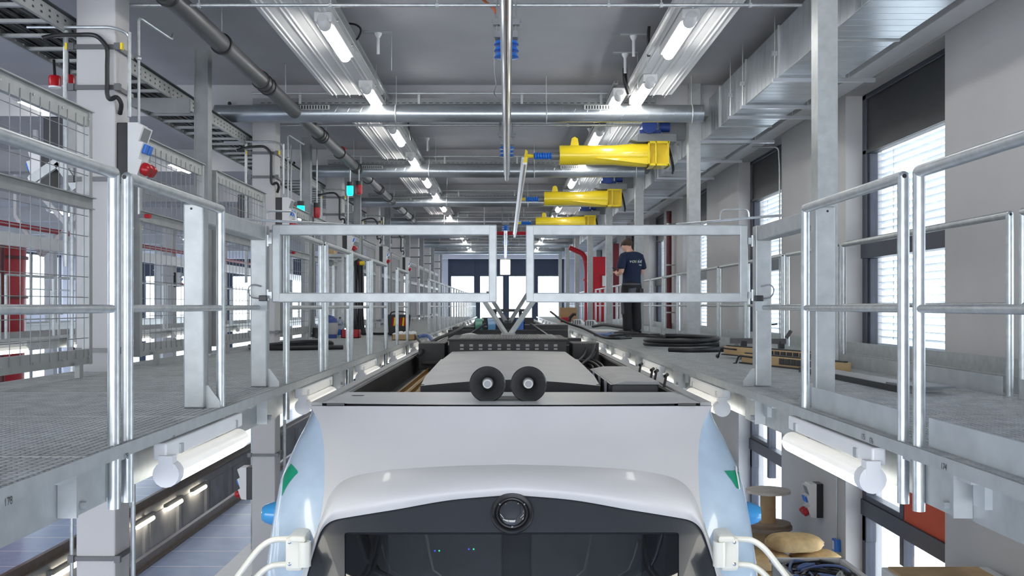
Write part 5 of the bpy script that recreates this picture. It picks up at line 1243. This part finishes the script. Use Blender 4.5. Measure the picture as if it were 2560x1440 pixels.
for (q0, q1, r0, r1) in ((x-0.14, x+0.14, Y, Y+0.01), (x-0.14, x+0.14, Y+0.19, Y+0.2), (x-0.14, x-0.13, Y, Y+0.2), (x+0.13, x+0.14, Y, Y+0.2)): b.box(q0, q1, r0, r1, P, P+0.13)
one('red_crate', b, 'redp', 'small red plastic crate beside the hanging cables on the left walkway', 'crate', (x, Y, P))
x = stand(790, Y)
t = thing('dustpan', 'dark dustpan leaning on the steel post on the left walkway', 'dustpan', (x, Y, P))
MB().prism([(x-0.07, Y, P), (x+0.10, Y, P), (x+0.02, Y, P+0.16), (x-0.05, Y, P+0.16)], (0, 0.02, 0)).build('pan', 'blackp', t); MB().tube([(x-0.09, Y+0.01, P), (x-0.075, Y+0.01, P+0.18)], 0.008, 6).build('rim', 'galv_tube', t)
# shelf table with carton behind the left railing
p = at(845, 470, 18.5); Y = 16.9; x0, x1, z = at(822, 0, Y).x, at(868, 0, Y).x, R(0.72)
z = at(0, 637, Y).z
t = thing('steel_frame_table', 'tall steel frame table behind the left railing carrying a cardboard box', 'table', ((x0+x1)/2, Y, P))
MB().box(x0, x1, Y-0.3, Y+0.3, z-0.05, z).build('tabletop', 'galv_dull', t)
for xx in (x0+0.03, x1-0.03):
    for yy in (Y-0.27, Y+0.27): MB().box(xx-0.02, xx+0.02, yy-0.02, yy+0.02, P, z-0.05).build('leg', 'galv_tube', t)
one('cardboard_box', MB().box(x0+0.0, x0+0.13, Y-0.25, Y, z, z+0.11), 'card', 'small brown cardboard box on the tall steel table at the left', 'box', (x0+0.06, Y-0.1, z), bevel=0.003)
# black cabinet behind the left fence (upper left) and others like it
for i, (px0, px1, py0, py1, Y) in enumerate(((108, 162, 292, 420, 8.6), (594, 620, 486, 545, 15.2))):
    a, c = at(px0, py1, Y), at(px1, py0, Y)
    t = thing('black_cabinet', ['black control cabinet behind the first fence panel at the upper left', 'black control cabinet behind the third fence panel'][i], 'cabinet', (a.x, Y, a.z), 'black cabinets')
    MB().box(a.x, c.x, Y, Y+0.25, a.z, c.z).build('housing', 'blackp', t, bevel=0.006)
    MB().box(a.x+(c.x-a.x)*0.95, c.x+0.10, Y+0.02, Y+0.23, a.z, c.z-0.02).build('side_panel', 'boxgrey', t)
    MB().box(a.x+0.06, c.x+0.1, Y-0.01, Y+0.03, c.z, c.z+0.04).build('bracket', 'galv_dull', t)
    MB().box(c.x+0.10, c.x+0.17, Y+0.02, Y+0.12, 0, c.z+0.5).build('mounting_post', 'galv', t); MB().tube([(c.x+0.06, Y, 0), (c.x+0.06, Y, a.z)], 0.018, 8).build('conduit', 'galv_tube', t, smooth=True)
socket_box(-3.93, 8.62, R(0.98), 'socket box with blue and red sockets behind the first fence panel', -1)
# two inclined steel braces seen through the first fence panel
b = MB(); b.bar(at(78, 450, 7.9), at(145, 405, 7.9), 0.07, 0.03, up=(0, 1, 0)); b.bar(at(145, 405, 7.9), at(192, 470, 7.9), 0.07, 0.03, up=(0, 1, 0))
one('bent_brace', b, 'galv', 'bent steel brace behind the first fence panel', 'brace', at(145, 405, 7.9))

# ================================================================== NEIGHBOURING HALL
def far_column(x, y, label, g, w=0.15): 
    t = thing('column', label, 'column', (x, y, 0), g); MB().box(x-w, x+w, y-w, y+w, 0, R(2.46)).build('shaft', 'column', t, bevel=0.01)
    b = MB()
    for z in (R(1.6), R(0.9), R(-0.3)): b.box(x-w-0.03, x+w+0.03, y-w-0.03, y-w, z-0.02, z+0.02)
    b.build('strap', 'galv_dull', t)
for k in range(8):
    far_column(-9.75, G0+0.15+k*BAY, f'pale column of the second row, {ORD[k]} from the front beyond the neighbouring track', 'second column row')
for k in range(7):
    far_column(-15.6, G0+BAY+0.15+k*BAY, f'pale column of the third row, {ORD[k]} from the front in the far hall', 'third column row')
t = thing('red_tank', 'large red cylindrical tank standing beyond the neighbouring track', 'tank', (-9.9, 19.6, P))
x, y = -10.42, 20.3
b = MB(); b.lathe((x, y, 0.0), (0, 0, 1), [(0, 0), (0.0, 0.55), (R(1.25), 0.62), (R(1.32), 0.55), (R(1.40), 0.2), (R(1.40), 0)], 32); b.build('shell', 'red', t, smooth=True)
for z in (R(0.95), R(0.15), R(-0.6)): MB().lathe((x, y, z), (0, 0, 1), [(0, 0.60), (0.0, 0.66), (0.06, 0.66), (0.06, 0.60)], 32).build('ring_flange', 'darkred', t, smooth=True)
b = MB(); b.tube([(x+0.50, y-0.62, 0), (x+0.50, y-0.62, R(1.25))], 0.05, 12); b.build('riser', 'darkred', t, smooth=True)
for i, (x, y, sx) in enumerate(((-7.62, 16.2, 1), (-9.0, 21.0, -1))):
    b = MB(); z = R(1.9); b.box(x-0.03, x+0.03, y-0.03, y+0.03, z, ZC); b.box(x+sx*1.3-0.03, x+sx*1.3+0.03, y-0.03, y+0.03, z, ZC)
    b.bar((x, y, z), (x+sx*0.75, y, R(1.05)), 0.07, 0.07); b.bar((x+sx*0.75, y, R(1.05)), (x+sx*1.3, y, z), 0.07, 0.07)
    one('white_brace', b, 'white', ['white diagonal brace in the neighbouring hall, nearer one', 'white diagonal brace in the neighbouring hall, farther one'][i], 'brace', (x, y, z))
one('far_pipe', MB().tube([(-9.4, 12, R(1.55)), (-9.4, 40, R(1.55))], 0.05, 10), 'red', 'long red pipe along the second column row in the neighbouring hall', 'pipe', (-9.4, 20, R(1.55)), smooth=True)
b = MB(); b.box(-9.55, -9.42, 5, 46, R(1.15), R(1.40)); one('far_trunking', b, 'white', 'long white trunking along the second column row', 'trunking', (-9.6, 20, R(1.15)))
b = MB(); b.tube([(-8.8, 6, R(2.2)), (-8.8, 46, R(2.2))], 0.12, 14); one('far_duct', b, 'duct', 'long round duct over the distant walkway', 'air duct', (-8.8, 20, R(2.2)), smooth=True)
w2 = walkway(-15.2, -13.4, 8.0, 47.0, 'farthest grating walkway in the neighbouring hall', -13.4, 1)
for k in range(12): railing(-13.45, 10+k*1.8, 11.6+k*1.8, f'farthest tube railing bay, {ORD[k]} from the front in the far hall', 'farthest railing bays')
for k in range(5): socket_box(-9.6, G0+0.05+k*BAY, R(0.55), f'distant socket box on the second column row, {ORD[k]} from the front', 1, 'distant socket boxes')

# ================================================================== FLOOR CLUTTER ON THE RIGHT
def drum(x, y, z0, h, r, rc, label, m='woodl'):
    t = thing('cable_drum', label, 'cable drum', (x, y, z0), 'cable drums')
    b = MB(); b.lathe((x, y, z0+h-0.035), (0, 0, 1), [(0, 0), (0, r), (0.035, r), (0.035, 0)], 32); b.build('top_flange', m, t)
    b = MB(); b.lathe((x, y, z0), (0, 0, 1), [(0, 0), (0, r), (0.035, r), (0.035, 0)], 32); b.build('bottom_flange', 'wood', t)
    MB().cyl((x, y, z0+0.03), (x, y, z0+h-0.03), rc, 28).build('core', 'card', t, smooth=True)
Yd = 13.2; x = at(1920, 0, Yd).x
zt = at(0, 1224, Yd).z; zm = at(0, 1312, Yd).z; 
drum(x, Yd, zm, zt-zm, 0.29, 0.10, 'pale wooden cable drum on top of the stack by the right wall')
drum(x-0.05, Yd, 0.0, zm-0.002, 0.36, 0.20, 'larger brown cable drum under the pale one by the right wall', 'wood')
rr = random.Random(11)
def sack(x, y, z, L, W, H, label, ang=0.0):
    b = MB(); rows = []
    for i in range(13):
        u = -1+2*i/12; row = []
        sc = (1-abs(u)**5*0.55)
        for k in range(18):
            a = 2*math.pi*k/18; ww = W/2*sc*(1+rr.uniform(-0.03, 0.03)); hh = H/2*(1-abs(u)**4*0.65)*(1+rr.uniform(-0.04, 0.04))
            ca, sa = math.cos(a), math.sin(a)
            lx, ly, lz = u*L/2+rr.uniform(-0.01, 0.01), ww*math.copysign(abs(ca)**0.7, ca), hh*math.copysign(abs(sa)**0.75, sa)
            row.append(Vector((x+lx*math.cos(ang)-ly*math.sin(ang), y+lx*math.sin(ang)+ly*math.cos(ang), z+H/2+lz)))
        rows.append(row+[row[0]])
    b.grid(rows); n = 18
    b.add(rows[0][:-1], [tuple(range(n))]); b.add(rows[-1][:-1], [tuple(range(n))])
    return one('jute_sack', b, 'sack', label, 'sack', (x, y, z), 'jute sacks', smooth=True)
SY = 11.3
sx = at(1985, 0, SY).x; ztop = at(0, 1334, SY).z
H = 0.20
sack(sx, SY, ztop-H, 0.62, 0.40, H, 'plump jute sack on top of the pile before the cable drums', 0.05)
sack(sx-0.35, SY-0.02, ztop-2*H+0.005, 0.60, 0.42, H, 'jute sack in the second layer of the pile, left below the topmost sack', -0.08)
sack(sx+0.25, SY+0.03, ztop-2*H+0.005, 0.56, 0.42, H, 'jute sack in the second layer of the pile, right below the topmost sack', 0.06)
for l in range(2, 6):
    for q in range(2):
        sack(sx-0.38+q*0.62, SY+rr.uniform(-0.03, 0.03), max(0.02, ztop-(l+1)*H+0.004*l), 0.60, 0.44, H, f'jute sack in the {ORD[l]} layer of the pile, on the {"left" if q == 0 else "right"}', rr.uniform(-0.08, 0.08))
# crate full of cables
zc = at(0, 1396, 9.6).z; a, c = at(1925, 0, 9.6).x, at(2105, 0, 9.6).x; Y0, Y1 = 8.05, 9.6; x0, x1 = 2.55, 3.22
t = thing('cable_crate', 'grey metal crate heaped with cables on the floor by the right wall', 'crate', ((x0+x1)/2, 8.6, 0))
b = MB(); w = 0.025
b.box(x0, x1, Y1-w, Y1, 0.1, zc); b.box(x0, x1, Y0, Y0+w, 0.1, zc); b.box(x0, x0+w, Y0, Y1, 0.1, zc); b.box(x1-w, x1, Y0, Y1, 0.1, zc); b.box(x0, x1, Y0, Y1, 0.1, 0.13)
b.build('walls', 'boxgrey', t, bevel=0.004)
b = MB()
for (q0, q1, r0, r1) in ((x0-0.02, x1+0.02, Y1-0.03, Y1+0.02), (x0-0.02, x1+0.02, Y0-0.02, Y0+0.03), (x0-0.02, x0+0.03, Y0, Y1), (x1-0.03, x1+0.02, Y0, Y1)): b.box(q0, q1, r0, r1, zc-0.04, zc+0.005)
b.build('rim', 'plastic', t, bevel=0.004)
for xx in (x0+0.04, x1-0.04):
    for yy in (Y0+0.04, Y1-0.04): MB().box(xx-0.04, xx+0.04, yy-0.04, yy+0.04, 0, 0.1).build('foot', 'boxgrey', t)
MB().box(x0+0.03, x1-0.03, Y0+0.03, Y1-0.03, zc-0.35, zc-0.14).build('filling', 'blackp', t)
for k in range(46):
    r2 = random.Random(100+k); m = r2.choice(['bluecable', 'bluecable', 'blackp', 'black', 'blackp', 'galv_dull'])
    cx, cy = r2.uniform(x0+0.25, x1-0.25), r2.uniform(Y0+0.4, Y1-0.3); rad = r2.uniform(0.12, 0.3); a0 = r2.uniform(0, 6.28); zz = zc-0.12+r2.uniform(0, 0.11)
    pts = []
    for i in range(9):
        a = a0+i*r2.uniform(0.4, 0.7); pts.append((min(x1-0.06, max(x0+0.06, cx+rad*math.cos(a)*1.2)), min(Y1-0.06, max(Y0+0.06, cy+rad*1.6*math.sin(a))), zz+r2.uniform(-0.03, 0.04)))
    o = one('loose_cable', MB().tube(spline(pts, 4), r2.uniform(0.010, 0.020), 7), m, 'loose cable tangled in the grey crate by the right wall', 'cable', pts[0], 'cables tangled in the crate', smooth=True)
# pale box at the lower right
x0, x1 = at(2252, 0, 7.6).x, 3.86; zt = at(0, 1411, 8.0).z
t = thing('packing_case', 'large pale packing case at the lower right corner', 'case', ((x0+x1)/2, 7.4, 0))
MB().box(x0, x1, 6.6, 8.0, 0.02, zt-0.02).build('case_body', 'plastic', t, bevel=0.01); MB().box(x0+0.03, x1-0.12, 6.65, 7.93, zt-0.02, zt).build('wooden_lid', 'card', t)
# socket box and small blue box on the right wall
socket_box(XR, at(0, 0, 12.35).y, R(-2.62), 'socket box on the right wall above the jute sacks', -1)
p = at(2099, 1362, 11.75); t = thing('blue_wall_box', 'small blue switch box on the right wall beside the window', 'switch box', (XR-0.04, 11.75, p.z))
MB().box(XR-0.07, XR-0.002, 11.7, 11.82, R(-2.88), R(-2.74)).build('housing', 'blue', t, bevel=0.006); MB().box(XR-0.075, XR-0.07, 11.73, 11.79, R(-2.86), R(-2.76)).build('cover', 'slat', t); MB().tube([(XR-0.03, 11.76, R(-2.74)), (XR-0.03, 11.76, R(-1.0))], 0.011, 8).build('conduit', 'galv_tube', t)
for k in range(3):
    one('white_appliance', MB().box(3.0, 3.7, 17.0+k*1.3, 18.1+k*1.3, 0, 1.15), 'white', f'white floor cabinet behind the cable drums, {ORD[k]} from the front', 'cabinet', (3.3, 17.5+k*1.3, 0), 'white floor cabinets', bevel=0.01)

# ================================================================== WORKER
PX, PY = at(1579, 0, 17.3).x, 17.3; HS = 0.95; TH = math.radians(38)
def pp(x, y, z): # local: +y is the way the person faces
    c_, s_ = math.cos(TH), math.sin(TH); return Vector((PX + (x*c_ - y*s_)*HS, PY + (x*s_ + y*c_)*HS, P + z*HS))
def skin(name, m, parent, verts, edges, root=0, sub=2):
    me = bpy.data.meshes.new(name); me.from_pydata([pp(*v[:3]) - origin(parent) for v in verts], edges, [])
    o = bpy.data.objects.new(name, me); COL.objects.link(o)
    md = o.modifiers.new('skin', 'SKIN'); md.use_smooth_shade = True
    for i, v in enumerate(verts):
        sv = me.skin_vertices[0].data[i]; r = v[3]; sv.radius = r if isinstance(r, tuple) else (r, r); sv.use_root = (i == root)
    ss = o.modifiers.new('sub', 'SUBSURF'); ss.levels = sub; ss.render_levels = sub
    dg = bpy.context.evaluated_depsgraph_get(); me2 = bpy.data.meshes.new_from_object(o.evaluated_get(dg))
    bpy.data.objects.remove(o); o = bpy.data.objects.new(name, me2); COL.objects.link(o); o.parent = parent
    me2.materials.clear(); me2.materials.append(M[m])
    for p_ in me2.polygons: p_.use_smooth = True
    return o
per = thing('person', 'person in navy t-shirt and black work trousers looking down, standing on the right walkway', 'person', (PX, PY, P))
V = [(0,0.01,0.95,(0.08,0.055)), (0,0.01,1.12,(0.09,0.06)), (0,-0.01,1.30,(0.15,0.09)), (0,0.0,1.43,(0.15,0.09)), (0,0.045,1.52,0.055), (0,0.10,1.575,(0.062,0.072)), (0,0.15,1.625,(0.072,0.092)), (0,0.165,1.685,(0.06,0.08)),
     (0.17,0.0,1.43,0.062), (0.23,0.0,1.30,0.052), (0.265,-0.01,1.14,0.042), (0.22,0.13,1.10,0.038), (0.12,0.27,1.13,0.028), (0.085,0.33,1.145,(0.034,0.02)),
     (-0.17,0.0,1.43,0.062), (-0.23,0.0,1.30,0.052), (-0.265,-0.01,1.14,0.042), (-0.22,0.13,1.10,0.038), (-0.12,0.27,1.13,0.028), (-0.085,0.33,1.145,(0.034,0.02)),
     (0.095,0,0.86,0.088), (0.105,0.01,0.52,0.062), (0.105,-0.02,0.30,0.055), (0.11,-0.02,0.10,0.04), (0.12,0.10,0.05,0.035),
     (-0.095,0,0.86,0.088), (-0.10,0.03,0.52,0.062), (-0.10,0.0,0.30,0.055), (-0.105,-0.0,0.10,0.04), (-0.115,0.12,0.05,0.035),
     (0,0.235,1.565,0.014), (0.085,0.135,1.61,(0.010,0.022)), (-0.085,0.135,1.61,(0.010,0.022))]
E = [(0,1),(1,2),(2,3),(3,4),(4,5),(5,6),(6,7),(3,8),(8,9),(9,10),(10,11),(11,12),(12,13),(3,14),(14,15),(15,16),(16,17),(17,18),(18,19),(0,20),(20,21),(21,22),(22,23),(23,24),(0,25),(25,26),(26,27),(27,28),(28,29),(6,30),(6,31),(6,32)]
for s in (1, -1):                              # fingers and thumbs
    hand = 13 if s > 0 else 19
    for k, (dx, L) in enumerate(((0.024, 0.060), (0.009, 0.072), (-0.007, 0.068), (-0.022, 0.052))):
        i = len(V); bx = s*(0.085-0.01)+dx*0.9
        V += [(bx, 0.36, 1.150, 0.0085), (bx-s*0.008, 0.36+L*0.6, 1.157, 0.008), (bx-s*0.012, 0.36+L*0.9, 1.135, 0.007)]
        E += [(hand, i), (i, i+1), (i+1, i+2)]
    i = len(V); V += [(s*0.05, 0.335, 1.165, 0.010), (s*0.035, 0.37, 1.18, 0.009)]; E += [(hand, i), (i, i+1)]
skin('body', 'skin', per, V, E)
V = [(0,0,0.82,(0.185,0.135)), (0,0,0.90,(0.182,0.134)), (0,0.0,1.05,(0.168,0.120)), (0,-0.005,1.18,(0.175,0.122)), (0,-0.015,1.32,(0.190,0.128)), (0,-0.005,1.43,(0.165,0.105)), (0,0.03,1.495,(0.075,0.07)), (0.205,0.0,1.415,0.082), (0.252,0.0,1.31,0.080), (0.270,-0.004,1.24,0.080), (0.276,-0.006,1.185,0.082), (-0.205,0.0,1.415,0.082), (-0.252,0.0,1.31,0.080), (-0.270,-0.004,1.24,0.080), (-0.276,-0.006,1.185,0.082)]
sh = skin('t_shirt', 'navy', per, V, [(0,1),(1,2),(2,3),(3,4),(4,5),(5,6),(5,7),(7,8),(8,9),(9,10),(5,11),(11,12),(12,13),(13,14)])
V = [(0,0,1.02,(0.168,0.124)), (0,0,0.90,(0.182,0.138)), (0.10,0,0.78,0.122), (0.108,0.01,0.52,0.098), (0.108,-0.02,0.28,0.088), (0.11,-0.02,0.05,0.088), (-0.10,0,0.78,0.122), (-0.103,0.035,0.52,0.098), (-0.103,0.0,0.28,0.088), (-0.108,0.0,0.05,0.088)]
tr = skin('work_trousers', 'trouser', per, V, [(0,1),(1,2),(2,3),(3,4),(4,5),(1,6),(6,7),(7,8),(8,9)])
def patch(pts, th, name, m, parent): return MB().prism([pp(*q) for q in pts], pp(0, -th, 0)-pp(0, 0, 0)).build(name, m, parent, bevel=0.006)
patch([(-0.04,-0.12,0.86), (-0.17,-0.09,0.84), (-0.19,-0.08,0.64), (-0.07,-0.11,0.64)], 0.045, 'holster_pocket', 'trgrey', tr); patch([(0.05,-0.12,0.86), (0.17,-0.09,0.84), (0.19,-0.08,0.66), (0.07,-0.11,0.66)], 0.045, 'holster_pocket', 'blackp', tr)
patch([(-0.175,-0.02,0.60), (-0.215,0.05,0.60), (-0.21,0.06,0.38), (-0.17,-0.02,0.38)], 0.02, 'knee_patch', 'trgrey', tr)
MB().tube([pp(0.186*math.cos(a), 0.142*math.sin(a), 0.92) for a in [2*math.pi*i/24 for i in range(24)]], 0.018, 8, closed=True).build('belt', 'trgrey', tr, smooth=True)
b = MB(); b.sphere((0, 0, 0), 0.088, 0.108, 0.085, 18, 12); q = []
hairpts = []
for v in b.v:
    z = v.z if v.z > -0.01 else v.z*(1.05 if v.y < 0.01 else 0.3)
    f = 1.0+0.05*math.sin(v.x*90+v.y*60); hairpts.append(pp(v.x*f*1.04, 0.135+v.y*f*1.05 - (0.014 if v.z < 0 else 0), 1.665+z*f*1.05-0.045*v.y/0.108))
h = MB(); h.add(hairpts, b.f); h.build('hair', 'hair', per, smooth=True)
for s in (1, -1):
    x = 0.112*s; b = MB(); b.tube([pp(x, -0.10 if s > 0 else -0.08, 0.04), pp(x, -0.04, 0.045), pp(x*1.03, 0.08, 0.045), pp(x*1.06, 0.17, 0.035), pp(x*1.07, 0.20, 0.03)], [0.04, 0.056, 0.058, 0.054, 0.03], 12)
    b.build('shoe', 'blackp', per, smooth=True)
one('phone', MB().prism([pp(-0.035, 0.40, 1.17), pp(0.035, 0.40, 1.17), pp(0.035, 0.47, 1.235), pp(-0.035, 0.47, 1.235)], (0, 0, 0.008)), 'blackp', 'dark phone in the worker\'s hands', 'phone', pp(0, 0.43, 1.17))
# print on the back of the shirt
t = BVHTree.FromPolygons([tuple(v.co + origin(sh)) for v in sh.data.vertices], [tuple(p_.vertices) for p_ in sh.data.polygons])
def shirt_text(txt, size, lx, lz, m, name):
    o = text_mesh(txt, size, Matrix.Identity(4), name, m, sh, base=None)
    bwd = (pp(0, 1, 0)-pp(0, 0, 0)); off = origin(sh)
    for v in o.data.vertices:
        c_ = v.co + off; s0 = pp(lx + c_.x, -0.6, lz + c_.y); h_ = t.ray_cast(s0, bwd)
        if h_[0] is not None: v.co = h_[0] - bwd*0.004 - off
        else: v.co = pp(lx+c_.x, -0.13, lz+c_.y) - off
    return o
shirt_text('vo', 0.085, -0.10, 1.335, 'print', 'shirt_lettering'); shirt_text('s', 0.085, -0.046, 1.335, 'printg', 'shirt_lettering'); shirt_text('sloh', 0.078, 0.052, 1.335, 'print', 'shirt_lettering'); shirt_text('kiepe', 0.04, 0.07, 1.27, 'print', 'shirt_lettering')
